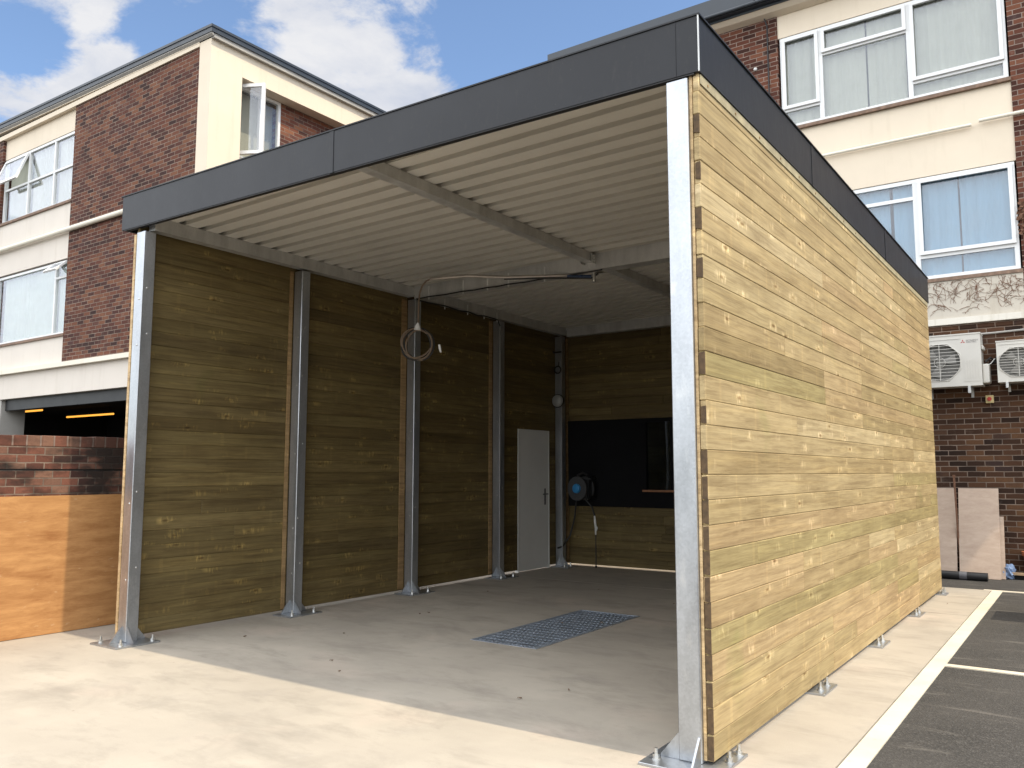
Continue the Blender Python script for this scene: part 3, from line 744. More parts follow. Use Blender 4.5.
# undercroft, walls coloured near black in place of its deep shade
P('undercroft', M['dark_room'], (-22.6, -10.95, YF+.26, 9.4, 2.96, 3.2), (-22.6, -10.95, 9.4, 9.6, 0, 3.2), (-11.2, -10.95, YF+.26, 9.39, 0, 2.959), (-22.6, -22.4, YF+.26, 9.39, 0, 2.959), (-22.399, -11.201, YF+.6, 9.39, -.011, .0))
# side face recess
P('brick_panel', M['brick_y'], (-11.1, -10.87, 6.08, 9.39, 2.0, 8.489))
P('brick_panel', M['brick_y'], (-11.1, -10.87, 4.981, 6.079, 2.0, 7.09))
# inside dark liner behind the windows
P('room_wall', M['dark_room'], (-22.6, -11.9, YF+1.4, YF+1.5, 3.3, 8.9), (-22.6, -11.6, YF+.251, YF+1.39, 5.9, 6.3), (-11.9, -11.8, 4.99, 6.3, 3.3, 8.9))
# roof and gutters
P('roof', M['roof_top'], (-22.6, XC+.0, YF+.0, 9.4, 8.99, 9.011))
def sheared(m):
    for v in m.bm.verts: v.co.z -= min(0, v.co.x+10.5)*.0165
    return m
m = MB(); m.box(-22.6, -10.93, YF-.045, YF+.26, 8.94, 9.0115); sheared(m).build('top_band', M['cream'], lb, LB)
m = MB(); m.prism([(YF-.046, 8.955), (YF-.085, 8.99), (YF-.085, 9.01), (YF-.046, 9.01)], 'x', -22.7, XC+.085)
sheared(m).build('soffit', M['soffit'], lb, LB)
m = MB(); m.box(-22.7, XC+.10, YF-.10, YF-.0, 9.012, 9.125); sheared(m).build('gutter', M['gutter'], lb, LB)
MB().box(XC-.02, XC+.10, YF+.001, 9.3, 9.012, 9.125).build('gutter', M['gutter'], lb, LB)
MB().box(XC+.001, XC+.075, YF-.03, 9.2, 8.935, 9.0115).build('soffit', M['soffit'], lb, LB)
m = MB(); m.box(-22.7, XC+.115, YF-.115, YF-.101, 9.095, 9.14); sheared(m).build('gutter_rim', M['gutter'], lb, LB)
MB().box(XC+.101, XC+.115, YF-.10, 9.3, 9.095, 9.14).build('gutter_rim', M['gutter'], lb, LB)
# windows on the front
w = window(lb, LB, 'x', -18.26, -15.17, 6.93, 8.41, YF+.05, [-17.15, -16.04], [(-18.2, -15.22, 7.70)], M['alu'],
           [(-16.0, -15.23, 6.95, M['net']), (-17.1, -16.1, 6.95, M['net']), (-18.18, -17.25, 6.95, M['net'])], sill=M['sill'], fw=.05,
           skip=[(-17.12, -15.22, 6.98, 8.36), (-18.21, -17.18, 6.98, 7.68)])
# top hung sash standing open
def sash(par, off, pts, fm, fr=.055, th=.04):
    """an open sash: four corner points a,b (hinge side) c,d (free side) -> frame bars + glass"""
    a, b, c, d = [Vector(p) for p in pts]
    nrm = (b-a).cross(d-a).normalized()*th*.5
    def bar(m, p, q_, wv):
        vs = []
        for s in (-1, 1):
            for t in (0, 1):
                vs.append((p+wv*t)+nrm*s); vs.append((q_+wv*t)+nrm*s)
        v = [m.bm.verts.new(x) for x in vs]     # 0:p,-,0 1:q,-,0 2:p,-,1 3:q,-,1 4.. same +
        for fidx in ((0, 1, 3, 2), (4, 6, 7, 5), (0, 4, 5, 1), (2, 3, 7, 6), (0, 2, 6, 4), (1, 5, 7, 3)): m.bm.faces.new([v[i] for i in fidx])
    m = MB(); ab = (b-a).normalized(); ad = (d-a).normalized()
    bar(m, a, b, ad*fr); bar(m, d, c, -ad*fr)
    bar(m, a+ad*fr, d-ad*fr, ab*fr); bar(m, b+ad*fr, c-ad*fr, -ab*fr)
    o = m.build('sash', fm, par, off)
    m = MB(); i0 = a+ab*fr+ad*fr; i1 = b-ab*fr+ad*fr; i2 = c-ab*fr-ad*fr; i3 = d+ab*fr-ad*fr
    q1 = [m.bm.verts.new(x+nrm*.15) for x in (i0, i1, i2, i3)]; q2 = [m.bm.verts.new(x-nrm*.15) for x in (i0, i1, i2, i3)]
    m.bm.faces.new(q1); m.bm.faces.new(q2[::-1])
    for i in range(4): m.bm.faces.new((q1[i], q2[i], q2[(i+1) % 4], q1[(i+1) % 4]))
    m.build('pane', M['glass'], par, off)
yy = YF+.04
sash(w, LB, [(-18.22, yy, 8.36), (-17.17, yy, 8.36), (-17.17, yy-.23, 7.74), (-18.22, yy-.23, 7.74)], M['upvc'])
w = window(lb, LB, 'x', -18.26, -15.17, 4.17, 5.69, YF+.05, [-15.72], [(-15.70, -15.22, 5.36)], M['alu'],
           [(-18.1, -15.75, 4.2, M['net_green']), (-15.7, -15.22, 4.2, M['net_green'])], sill=M['sill'], fw=.05)
sash(w, LB, [(-15.72, yy-.01, 5.66), (-15.20, yy-.01, 5.66), (-15.20, yy-.24, 5.44), (-15.72, yy-.24, 5.44)], M['upvc'])
# side window with an open casement
w = window(lb, LB, 'y', 4.99, 6.07, 7.10, 8.48, -10.86, [5.62], [], M['upvc'], None, fw=.055, skip=[(5.65, 6.02, 7.15, 8.42)], sill=M['white_trim'])
P('curtain', M['net'], (-11.12, -11.1, 5.0, 6.07, 7.12, 8.47), par=w)
hx, hy, an = -10.85, 5.04, R(62)
fx, fy = hx+.56*math.sin(an), hy+.56*math.cos(an)
sash(w, LB, [(hx, hy, 8.44), (hx, hy, 7.12), (fx, fy, 7.12), (fx, fy, 8.44)], M['upvc'], .06, .045)
# orange tube lamps inside the ground floor
for i, (xa, xb, lab) in enumerate(((-22.2, -21.1, 'short orange lit tube lamp deep in the dark ground floor, the left one'), (-19.7, -17.6, 'long orange lit tube lamp in the dark ground floor, the right one'))):
    pa, pb = ((-22.2, 7.0, 3.03), (-21.1, 7.0, 3.03)) if i == 0 else ((-19.75, 6.85, 2.79), (-17.6, 6.85, 2.79))
    if i == 0: pa, pb = (-19.6, 5.75, 2.86), (-18.75, 5.75, 2.86)
    t = empty('tube_lamp', ((pa[0]+pb[0])/2, pa[1], pa[2]), lab, 'lamp', 'tube lamps in the dark ground floor')
    MB().tube([pa, pb], .022, 12).build('tube', M['tube_on'], t, t.location, smooth=True)
    MB().box(pa[0]-.03, pb[0]+.03, pa[1]-.03, pa[1]+.03, pa[2]+.025, pa[2]+.075).build('batten_body', M['dark_room'], t, t.location)
    if pa[2] < 2.86:
        m = MB(); [m.cyl((x, pa[1], pa[2]+.076), (x, pa[1], 2.959), .006, 6) for x in (pa[0]+.2, pb[0]-.2)]; m.build('rod', M['dark_room'], t, t.location)

# ------------------------------------------------------------------ right building
RB = (0, 9.6, 0)
rb = empty('rear_block', RB, 'three storey cream and brown brick block standing behind the shelter on the right', 'building')
YR = 9.4
def Q(name, mat, *boxes, par=None): return P(name, mat, *boxes, par=par or rb, off=RB)
Q('brick_panel', M['brick_r_red'], (-10.6, -2.34, YR, YR+.25, 0, 9.02))
Q('brick_panel', M['brick_r_red'], (.94, 2.6, YR, YR+.25, 3.66, 9.02))
Q('brick_panel', M['brick_r'], (-2.339, 5.9, YR, YR+.25, 0, 3.47))
for (a, b) in ((-2.339, .939), (2.601, 5.9)):
    Q('spandrel', M['cream'], (a, b, YR+.02, YR+.25, 8.63, 9.02))
    Q('spandrel', M['cream'], (a, b, YR+.02, YR+.25, 5.815, 6.99))
    Q('spandrel', M['rough_cream'], (a, b, YR-.02, YR+.25, 3.631, 4.19))
    Q('spandrel', M['cream'], (a, b, YR+.03, YR+.25, 6.99, 7.03))
    Q('spandrel', M['cream'], (a, b, YR+.03, YR+.25, 4.19, 4.235))
Q('ledge', M['old_trim'], (-2.339, 5.9, YR-.06, YR+.25, 3.54, 3.63))
Q('lintel', M['brick_r'], (-2.339, 5.9, YR-.01, YR+.25, 3.471, 3.539))
m = MB(); m.tube([(-2.3, YR-.045, 6.44), (.42, YR-.045, 6.44)], .024, 12); m.tube([(.52, YR-.06, 6.47), (5.9, YR-.06, 6.47)], .026, 12); m.build('pipe', M['white_trim'], rb, RB, smooth=True)
m = MB(); m.prism([(YR+.0, 9.021), (YR-.12, 9.06), (YR-.20, 9.12), (YR+.25, 9.12), (YR+.25, 9.021)], 'x', -10.4, 5.95); m.build('cornice', M['cream'], rb, RB)
m = MB(); m.box(-10.3, -6.7, YR-.30, YR+.25, 9.121, 9.34); m.box(-6.699, 5.95, YR-.30, YR+.25, 9.16, 9.52); m.build('gutter', M['gutter'], rb, RB)
m = MB(); m.box(-6.6, 5.95, YR-.22, YR-.05, 9.121, 9.159); m.tube([(-6.6, YR-.33, 9.2), (5.95, YR-.33, 9.2)], .03, 10); m.build('gutter_underside', M['gutter'], rb, RB)
Q('roof', M['roof_top'], (-10.6, 5.9, YR+.251, 16, 9.2, 9.4))
Q('room_wall', M['dark_room'], (-2.3, 5.9, YR+1.2, YR+1.3, 3.7, 9.0), (-2.3, 5.9, YR+.251, YR+1.19, 5.9, 6.3), (-2.4, -2.3, YR+.251, YR+1.19, 3.7, 9))
Q('outer_wall', M['brick_r'], (-10.6, -10.4, YR+.251, 16, 0, 9.19), (5.65, 5.9, YR+.251, 16, 0, 9.19), (-10.39, 5.64, 15.8, 16, 0, 9.19))
m = MB(); m.tube([(-2.62, YR-.36, 9.52), (-2.60, YR-.36, 9.25), (-2.55, YR-.03, 9.08), (-2.50, YR-.015, 8.9), (-2.50, YR-.015, 3.8)], .012, 8); m.build('conductor', M['black'], rb, RB)
m = MB(); m.ball((-2.72, YR-.01, 8.2), .03); m.build('vent_spot', M['white_plastic'], rb, RB)
def rwin(x_off, par, off):
    xo = x_off
    a, b = -2.31+xo, .915+xo
    w = window(par, off, 'x', a, b, 7.04, 8.62, YR+.03, [-1.67+xo, -.36+xo], [(a+.05, -1.69+xo, 7.36), (-1.65+xo, -.39+xo, 8.17), (-.33+xo, b-.05, 7.32)], M['upvc'],
               [(a+.06, -1.0+xo, 7.06, M['net']), (-.97+xo, -.42+xo, 7.06, M['net']), (-.36+xo, b-.06, 7.06, M['net'])], sill=M['sill'], fw=.06)
    # raised sash frames
    m = MB()
    def ring(x0, x1, z0, z1, t=.052):
        m.box(x0, x1, YR-.005, YR+.029, z0, z0+t); m.box(x0, x1, YR-.005, YR+.029, z1-t, z1)
        m.box(x0, x0+t, YR-.004, YR+.029, z0+t, z1-t); m.box(x1-t, x1, YR-.004, YR+.029, z0+t, z1-t)
    ring(-2.275+xo, -1.695+xo, 7.375, 8.585); ring(-1.645+xo, -.385+xo, 8.18, 8.585); ring(-.33+xo, .875+xo, 7.335, 8.585)
    m.build('sash', M['upvc'], w, off)
    w = window(par, off, 'x', a, b, 4.245, 5.805, YR+.03, [-1.67+xo, -.38+xo], [(a+.05, -1.69+xo, 5.52), (-1.65+xo, -.4+xo, 5.52), (-.35+xo, b-.05, 4.60)], M['upvc'],
               [(a+.06, -.75+xo, 4.26, M['blue_curtain']), (-.70+xo, .18+xo, 4.26, M['blue_curtain']), (.205+xo, b-.06, 4.26, M['blue_curtain'])], sill=M['sill'], fw=.06)
    m = MB(); ring(-.345+xo, .885+xo, 4.625, 5.775); m.build('sash', M['upvc'], w, off)
rwin(0, rb, RB); rwin(4.94, rb, RB)
m = MB(); m.tube([(-.4, YR-.03, 3.36), (.55, YR-.03, 3.37), (1.0, YR-.03, 3.385), (5.5, YR-.03, 3.40)], .014, 8); m.build('conduit', M['soffit'], rb, RB)

# dead ivy on the render
f = MB()
def stem(p, ang, n, r):
    x, z = p; pts = []
    for i in range(n):
        pts.append((x, YR-.026-random.uniform(0, .006), z))
        ang += random.uniform(-.5, .5)
        x += math.cos(ang)*.028; z += math.sin(ang)*.028
        if z > 4.18 or z < 3.68 or x < -1.2: break
        if random.random() < .16 and n > 5: stem((x, z), ang+random.choice((-1, 1))*random.uniform(.5, 1.2), n//2, r*.75)
    if len(pts) > 1: f.tube(pts, r, 5)
for i in range(230):
    stem((random.uniform(-.6, 2.0), random.uniform(3.72, 4.16)), random.choice((1.2, 1.6, 2.0, .5, 2.7))+random.uniform(-.5, .5), random.randint(3, 11), random.uniform(.0014, .0034))
for i in range(60):
    x, z = .96+random.uniform(-.035, .10), 4.95+random.uniform(-.24, .26)
    s = random.uniform(.015, .035); a = random.uniform(0, 6.28)
    f.poly([(x+s*math.cos(a+t), YR-.02-random.uniform(0, .05), z+s*math.sin(a+t)) for t in (0, 1.4, 2.6, 4.2)])
f.tube([(1.02, YR-.012, 3.66), (1.0, YR-.012, 4.2), (.97, YR-.012, 4.7), (.98, YR-.012, 5.15)], .006, 6)
tag(f.build('dead_ivy', M['vine']), 'brown dried ivy stems clinging to the weathered cream render under the blue curtained window', 'dead ivy')

# ------------------------------------------------------------------ air conditioners
def make_ac(x, label):
    a = empty('air_conditioner', (x, YR, 2.62), label, 'air conditioner', 'air conditioning units on the rear brick wall')
    y0, y1 = -.36, -.06
    m = MB()
    # casing with a round opening in the front
    cx, cz, rr, n = .285, .345, .265, 32
    W, H = .80, .72
    angs = sorted([2*math.pi*i/n for i in range(n)]+[math.atan2(z_-cz, x_-cx) % (2*math.pi) for x_ in (0, .57) for z_ in (0, H)])
    outer = []; n = len(angs)
    for t in angs:
        c, s = math.cos(t), math.sin(t)
        ks = []
        if c > 1e-6: ks.append((.57-cx)/c)
        if c < -1e-6: ks.append((0-cx)/c)
        if s > 1e-6: ks.append((H-cz)/s)
        if s < -1e-6: ks.append((0-cz)/s)
        k_ = min(v for v in ks if v > 0); outer.append((cx+c*k_, cz+s*k_))
    vo = [m.bm.verts.new((p[0], y0, p[1])) for p in outer]
    vi = [m.bm.verts.new((cx+rr*math.cos(t), y0, cz+rr*math.sin(t))) for t in angs]
    vb = [m.bm.verts.new((cx+rr*math.cos(t), y0+.05, cz+rr*math.sin(t))) for t in angs]
    for i in range(n):
        j = (i+1) % n
        m.bm.faces.new((vo[i], vo[j], vi[j], vi[i])); m.bm.faces.new((vi[i], vi[j], vb[j], vb[i]))
    m.poly([(.57, y0, 0), (W, y0, 0), (W, y0, H), (.57, y0, H)])
    m.poly([(0, y0, H), (W, y0, H), (W, y1, H), (0, y1, H)]); m.poly([(0, y0, 0), (0, y1, 0), (W, y1, 0), (W, y0, 0)])
    m.poly([(0, y0, 0), (0, y0, H), (0, y1, H), (0, y1, 0)]); m.poly([(W, y0, 0), (W, y1, 0), (W, y1, H), (W, y0, H)])
    m.poly([(0, y1, 0), (0, y1, H), (W, y1, H), (W, y1, 0)])
    m.box(.58, .785, y0-.004, y0-.0005, .06, .40); m.box(.03, .555, y0-.006, y0-.0005, .665, .672)
    for i in range(6): m.box(.60+i*.032, .608+i*.032, y0-.009, y0-.0045, .10, .36)
    m.box(-.006, W+.006, y0-.008, y1+.004, H+.0005, H+.018)
    o = m.build('casing', M['ac'], a)
    m = MB()
    for r_ in (.07, .262):
        m.tube([(cx+r_*math.cos(i/36*6.283), y0-.006, cz+r_*math.sin(i/36*6.283)) for i in range(36)], .0032, 5, closed=True)
    for k_ in range(-5, 6):
        zz = k_*.047; hw = math.sqrt(max(0, .262**2-zz**2)); m.cyl((cx-hw, y0-.01, cz+zz), (cx+hw, y0-.01, cz+zz), .0035, 5)
    m.tube([(cx+(.281 if abs(math.cos(t_)) > 0 else 0)*math.cos(t_)*1.0, y0-.004, cz+.281*math.sin(t_)) for t_ in [i/8*6.283+.393 for i in range(8)]], .006, 6, closed=True)
    for t_ in (0, 1.571): m.cyl((cx-.262*math.cos(t_), y0-.012, cz-.262*math.sin(t_)), (cx+.262*math.cos(t_), y0-.012, cz+.262*math.sin(t_)), .004, 5)
    m.build('fan_guard', M['ac'], a)
    m = MB(); m.cyl((cx, y0+.012, cz), (cx, y0+.048, cz), .05, 18)
    for k_ in range(3):
        t = k_*2.094; pts = []
        for (r_, dt) in ((.045, -.3), (.21, -.1), (.22, .55), (.045, .9)): pts.append((cx+r_*math.cos(t+dt), y0+.018+.02*(dt+.3), cz+r_*math.sin(t+dt)))
        m.poly(pts)
    m.build('fan', M['ac_fan'], a)
    m = MB(); m.cyl((cx, y0+.049, cz), (cx, y0+.053, cz), .264, 32); m.build('coil', M['ac_dark'], a)
    MB().box(W+.0005, W+.085, y0+.05, y1-.02, .03, .30, .02, 2).build('valve_cover', M['ac'], a); MB().box(W+.0005, W+.03, y0+.05, y1-.03, .50, .56, .01).build('grip', M['ac'], a)
    for bx in (.10, .62):
        MB().prism([(y0-.02, -.002), (-.001, -.002), (-.001, -.14), (-.03, -.14), (-.03, -.035), (y0+.03, -.035), (y0+.03, -.10), (y0-.02, -.10)], 'x', bx, bx+.035).build('bracket', M['galv_dull'], a)
    # maker's mark: three red diamonds and small lettering
    m = MB(); lx, lz, s = .585, .625, .016
    for (dx, dz, an_) in ((0, .012, 90), (-.014, -.012, 210), (.014, -.012, 330)):
        c_, s_ = math.cos(R(an_)), math.sin(R(an_)); v = []
        for (u, w_) in ((-s, 0), (0, s*.5), (s, 0), (0, -s*.5)): v.append((lx+dx+u*c_-w_*s_, y0-.003, lz+dz+u*s_+w_*c_))
        m.poly(v)
    m.build('emblem', M['redlogo'], a)
    cu = bpy.data.curves.new('lettering', 'FONT'); cu.body = 'MITSUBISHI\nELECTRIC'; cu.size = .030; cu.space_line = .8
    to = bpy.data.objects.new('lettering', cu); COL.objects.link(to); bpy.context.view_layer.update()
    dg = bpy.context.evaluated_depsgraph_get(); me = bpy.data.meshes.new_from_object(to.evaluated_get(dg)); bpy.data.objects.remove(to)
    me.transform(Matrix.Translation((.625, y0-.003, .625)) @ Matrix.Rotation(R(90), 4, 'X')); me.materials.append(M['greylogo'])
    o = bpy.data.objects.new('lettering', me); COL.objects.link(o); o.parent = a
    m = MB()
    m.tube([(W+.03, -.16, .34), (W+.09, -.12, .40), (W+.13, -.05, .37), (W+.17, -.02, .42)], .014, 8); m.tube([(W+.03, -.2, .28), (W+.11, -.10, .33), (W+.20, -.03, .36)], .010, 8)
    m.build('pipework', M['blackrubber'], a)
    m = MB(); m.tube([(W+.03, -.24, .26), (W+.10, -.2, .31), (W+.14, -.12, .38)], .007, 8); m.build('drain_hose', M['white_plastic'], a)
    return a
make_ac(-.40, 'beige air conditioner half hidden by the shelter, above the red isolator switch').location.z = 2.61
a2 = copy_tree([o for o in bpy.data.objects if o.name == 'air_conditioner'][0], None, (.585, YR, 2.635)); a2.scale = (.9, 1, .77)
a2['label'] = 'beige air conditioner at the right edge, mounted slightly lower on the brown brick'
iso = empty('isolator_switch', (.445, YR, 2.435), 'small cream box with a red rotary knob on brick below the air conditioner', 'switch')
MB().box(.395, .495, YR-.06, YR-.0005, 2.38, 2.49, .006).build('box', M['yellow'], iso, iso.location)
m = MB(); m.cyl((.445, YR-.061, 2.437), (.445, YR-.09, 2.437), .027, 18); m.box(.437, .453, YR-.10, YR-.0905, 2.412, 2.462); m.build('knob', M['red'], iso, iso.location)

# boards leaning against the rear wall
def lean_board(x0, x1, h, yb, yt, label, th=.018, name='plywood_board', mat='ply_pale', zb0=0):
    m = MB(); a = math.atan2(yt-yb, h)
    d = Vector((0, yt-yb, h)); n = Vector((0, -h, yt-yb)).normalized()*th
    p = [Vector((x0, yb, -.011)), Vector((x1, yb, -.011)), Vector((x1, yb, -.011))+d, Vector((x0, yb, -.011))+d]
    v = [m.bm.verts.new(q_) for q_ in p]+[m.bm.verts.new(q_+n) for q_ in p]
    for fi in ((0, 3, 2, 1), (4, 5, 6, 7), (0, 1, 5, 4), (1, 2, 6, 5), (2, 3, 7, 6), (3, 0, 4, 7)): m.bm.faces.new([v[i] for i in fi])
    return tag(m.build(name, M[mat]), label, 'board', 'boards leaning on the rear wall')
lean_board(.00, .49, 1.20, 8.98, 9.30, 'pale plywood board leaning on brick, right of the dark gap and nearest the blue bag')
lean_board(-.75, -.03, 1.20, 9.00, 9.30, 'pale plywood board leaning on brick, left of the dark gap and partly behind the shelter')
lean_board(.06, .535, .82, 9.08, 9.28, 'shorter pale board whose edge pokes out behind the right hand leaning board')
m = MB(); m.box(-.012, .012, 9.10, 9.118, -.011, 1.34); m.box(-.016, .016, 9.095, 9.122, 1.3405, 1.38)
o = m.build('wooden_stake', M['vine']); tag(o, 'thin brown upright stake standing in the gap between two leaning boards', 'stake')
o.rotation_euler = (0, R(-1.0), 0)
# black roll on the ground
rl = empty('black_roll', (.0, 8.72, 0), 'black plastic roll with a grey band lying in front of the leaning boards', 'roll')
m = MB(); m.tube([(-.9, 8.74, .044), (-.2, 8.72, .044), (.36, 8.71, .044)], .054, 18); m.build('roll', M['black'], rl, rl.location, smooth=True)
m = MB(); m.tube([(.03, 8.715, .044), (.12, 8.714, .044)], .0555, 18); m.build('band', M['band_grey'], rl, rl.location, smooth=True)
# crumpled blue bag, scrap timber, terracotta tub
m = MB(); q_ = bmesh.ops.create_icosphere(m.bm, subdivisions=3, radius=1)
for v in q_['verts']:
    r_ = 1+.30*math.sin(v.co.x*7+v.co.z*5)*math.sin(v.co.y*6+1)+random.uniform(-.12, .12)
    v.co = Vector((.56+v.co.x*r_*.075, 9.15+v.co.y*r_*.07, max(-.011, .085+v.co.z*r_*.10)))
tag(m.build('plastic_bag', M['bag'], None), 'small crumpled pale blue plastic bag on the ground beside the leaning board', 'bag')
m = MB(); m.box(.60, .80, 9.10, 9.15, .05, .085, .003); o = m.build('timber_scrap', M['scrapwood']); tag(o, 'short scrap of pale timber lying right of the blue bag', 'timber')
m = MB(); m.box(.62, .82, 9.16, 9.30, -.012, .048); o = m.build('concrete_block', M['dark_room']); tag(o, 'low dark block under the pale timber scrap by the rear wall', 'block')
m = MB(); m.tube([(.87, 9.24, -.012), (.87, 9.24, .30), (.87, 9.24, .305), (.87, 9.24, .36)], [.10, .13, .15, .15], 20); o = m.build('terracotta_tub', M['terracotta']); tag(o, 'orange brown tub at the right edge of the photo by the rear wall', 'tub')

# ------------------------------------------------------------------ low brick wall + plywood
bw = empty('brick_wall', (-6.12, 0, 0), 'low old red brick garden wall with patches of soot and painted shade left of the shelter', 'wall')
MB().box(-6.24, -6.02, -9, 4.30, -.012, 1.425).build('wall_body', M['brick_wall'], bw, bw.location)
MB().box(-6.232, -6.028, -9, 4.30, 1.4255, 1.4405).build('groove_strip', M['black'], bw, bw.location)  # recessed black strip along a groove in the brickwork
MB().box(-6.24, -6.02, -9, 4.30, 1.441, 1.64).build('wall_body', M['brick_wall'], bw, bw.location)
m = MB(); y = -8.99
while y < 4.25:
    z = 1.735+random.uniform(-.006, .006); m.box(-6.241+random.uniform(-.003, .003), -6.019+random.uniform(-.003, .004), y, y+.2335, 1.6405, z, .004); y += .234
m.build('coping', M['coping'], bw, bw.location)
pl = MB().box(-6.018, -6.000, -1.95, .95, .004, 1.205, .001).build('plywood_sheet', M['ply_orange'])
tag(pl, 'orange brown plywood sheet standing against the low brick wall', 'plywood sheet')

# a wheelie bin added out of view to cast a shadow on the asphalt
wb = empty('shadow_wheelie_bin', (1.62, 5.80, -.012), 'dark green wheelie bin added out of view at the right to cast a shadow', 'bin')
m = MB(); b0 = [(1.40, 5.56), (1.84, 5.56), (1.84, 6.04), (1.40, 6.04)]; t0 = [(1.34, 5.50), (1.92, 5.50), (1.92, 6.10), (1.34, 6.10)]
v0 = [m.bm.verts.new((p[0], p[1], .02)) for p in b0]; v1 = [m.bm.verts.new((p[0], p[1], .95)) for p in t0]
m.bm.faces.new(v0[::-1]); m.bm.faces.new(v1)
for i in range(4): m.bm.faces.new((v0[i], v0[(i+1) % 4], v1[(i+1) % 4], v1[i]))
m.build('body', M['bin'], wb, wb.location)
m = MB(); m.box(1.32, 1.94, 5.48, 6.12, .955, 1.0, .015); m.build('lid', M['bin'], wb, wb.location)
for y in (5.55, 6.0):
    MB().cyl((1.86, y-.02, .09), (1.86, y+.05, .09), .10, 18).build('wheel', M['blackrubber'], wb, wb.location)

# ------------------------------------------------------------------ camera
cam = bpy.data.cameras.new('camera'); co_ = bpy.data.objects.new('camera', cam); COL.objects.link(co_)
cam.sensor_width = 36; cam.lens = 832.47/1024*36; cam.clip_end = 2000; cam.clip_start = .05
pi_, ya, ro = .1049, .6088, .0007
fwd = Vector((-math.sin(ya)*math.cos(pi_), math.cos(ya)*math.cos(pi_), math.sin(pi_)))
right = Vector((math.cos(ya), math.sin(ya), 0)); up = right.cross(fwd)
r2 = math.cos(ro)*right+math.sin(ro)*up; u2 = -math.sin(ro)*right+math.cos(ro)*up
mw = Matrix(((r2.x, u2.x, -fwd.x, 1.6014), (r2.y, u2.y, -fwd.y, -4.0113), (r2.z, u2.z, -fwd.z, 1.42), (0, 0, 0, 1)))
co_.matrix_world = mw
SC.camera = co_

# ------------------------------------------------------------------ light
EL, AZ = R(57), R(.6)         # sun stands over +x
sd = Vector((math.cos(EL)*math.cos(AZ), math.cos(EL)*math.sin(AZ), math.sin(EL)))
sun = bpy.data.lights.new('sun', 'SUN'); sun.energy = 2.6; sun.angle = R(.53); sun.color = (1.0, .87, .66)
so = bpy.data.objects.new('sun', sun); COL.objects.link(so); so.rotation_euler = sd.to_track_quat('Z', 'Y').to_euler(); so.location = (8, 0, 12)
wd_ = bpy.data.worlds.new('World'); SC.world = wd_; wd_.use_nodes = True
t = wd_.node_tree; t.nodes.clear()
def wn(typ, **kw):
    nd = t.nodes.new('ShaderNode'+typ)
    for a, b in kw.items(): setattr(nd, a, b)
    return nd
def wm(op, a, b=None, c=None, clamp=False):
    nd = t.nodes.new('ShaderNodeMath'); nd.operation = op; nd.use_clamp = clamp
    for i, v in enumerate((a, b, c)):
        if v is None: continue
        if isinstance(v, bpy.types.NodeSocket): t.links.new(v, nd.inputs[i])
        else: nd.inputs[i].default_value = v
    return nd.outputs[0]
out = wn('OutputWorld'); tc = wn('TexCoord'); D = tc.outputs['Generated']
sky = wn('TexSky', sky_type='NISHITA', sun_disc=False); sky.sun_elevation = EL; sky.sun_rotation = R(90)-AZ
sky.air_density = 1.0; sky.dust_density = .6; sky.ozone_density = 2.5; sky.altitude = 50
bg = wn('Background'); t.links.new(sky.outputs[0], bg.inputs[0]); bg.inputs[1].default_value = .15
sep = wn('SeparateXYZ'); t.links.new(D, sep.inputs[0])
zc = wm('MAXIMUM', sep.outputs[2], .03)
cv = wn('CombineXYZ'); t.links.new(wm('DIVIDE', sep.outputs[0], wm('ADD', zc, .12)), cv.inputs[0]); t.links.new(wm('DIVIDE', sep.outputs[1], wm('ADD', zc, .12)), cv.inputs[1])
def wnoise(scale, det, rough, dist=0.0, off=(0, 0, 0)):
    mp = wn('Mapping'); t.links.new(cv.outputs[0], mp.inputs[0]); mp.inputs['Location'].default_value = off
    nd = wn('TexNoise'); t.links.new(mp.outputs[0], nd.inputs['Vector']); nd.inputs['Scale'].default_value = scale
    nd.inputs['Detail'].default_value = det; nd.inputs['Roughness'].default_value = rough; nd.inputs['Distortion'].default_value = dist
    return nd.outputs[0]
n1 = wnoise(4.0, 10, .62, .2, (2.3, .7, 0)); n2 = wnoise(.9, 4, .5, 0, (5, 1, 0))
cover = wm('ADD', wm('MULTIPLY', n1, 1.0), wm('MULTIPLY', wm('SUBTRACT', n2, .5), .5))
BANKS = [((-.660, .600, .45), .11, .34), ((-.811, .384, .442), .13, .16), ((-.807, .435, .40), .06, .12), ((-.60, .677, .42), .05, .12), ((-.856, .372, .35), .08, .20),
         ((-.463, .736, .494), .20, -.30), ((-.835, .369, .407), .045, -.26), ((-.773, .48, .43), .045, -.24), ((-.765, .455, .46), .05, -.08), ((-.54, .69, .48), .05, -.06), ((-.575, .69, .44), .05, .10)]
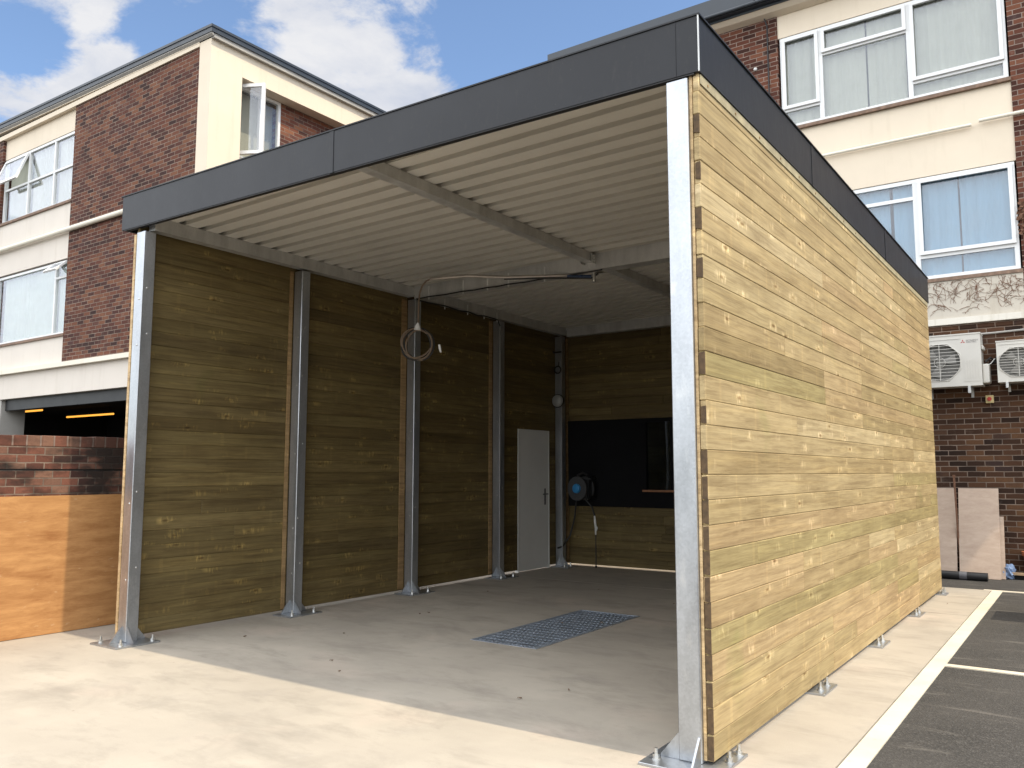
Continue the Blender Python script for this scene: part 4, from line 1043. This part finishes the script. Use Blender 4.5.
for d_, wdt, amp in BANKS:
    v = Vector(d_).normalized()
    dp = wn('VectorMath', operation='DISTANCE'); t.links.new(D, dp.inputs[0]); dp.inputs[1].default_value = v
    g = wm('POWER', 2.718, wm('MULTIPLY', wm('POWER', wm('DIVIDE', dp.outputs['Value'], wdt), 2.0), -1.0))
    cover = wm('ADD', cover, wm('MULTIPLY', g, amp))
def wsm(v, a, b):
    nd = wn('MapRange', interpolation_type='SMOOTHSTEP'); t.links.new(v, nd.inputs[0]); nd.inputs[1].default_value = a; nd.inputs[2].default_value = b; return nd.outputs[0]
dpb = wn('VectorMath', operation='DOT_PRODUCT'); t.links.new(D, dpb.inputs[0]); dpb.inputs[1].default_value = Vector((.10, -.80, .58)).normalized()
behind = wsm(dpb.outputs['Value'], -.12, .6)  # added bright cloud bank, unseen behind the camera, serves as fill light
cover = wm('ADD', cover, wm('MULTIPLY', behind, .42))
mask = wm('MULTIPLY', wsm(cover, .53, .70), wsm(sep.outputs[2], .02, .10))
mask = wm('MULTIPLY', mask, .92)
cl = wn('Background')
cr = wn('ValToRGB'); t.links.new(wnoise(4.5, 7, .6, .3, (1, 4, 0)), cr.inputs[0])
cr.color_ramp.elements[0].position = .3; cr.color_ramp.elements[0].color = (.66, .70, .80, 1)
cr.color_ramp.elements[1].position = .62; cr.color_ramp.elements[1].color = (.96, .95, .95, 1)
tint = wn('Mix', data_type='RGBA'); t.links.new(behind, tint.inputs[0]); t.links.new(cr.outputs[0], tint.inputs[6]); tint.inputs[7].default_value = (.90, .93, .97, 1)
t.links.new(tint.outputs[2], cl.inputs[0]); t.links.new(wm('ADD', wm('MULTIPLY', behind, 1.55), .66), cl.inputs[1])
mx = wn('MixShader'); t.links.new(mask, mx.inputs[0]); t.links.new(bg.outputs[0], mx.inputs[1]); t.links.new(cl.outputs[0], mx.inputs[2])
t.links.new(mx.outputs[0], out.inputs[0])

SC.view_settings.view_transform = 'Standard'; SC.view_settings.look = 'None'
SC.view_settings.exposure = .52; SC.view_settings.gamma = 1; SC.view_settings.use_curve_mapping = False
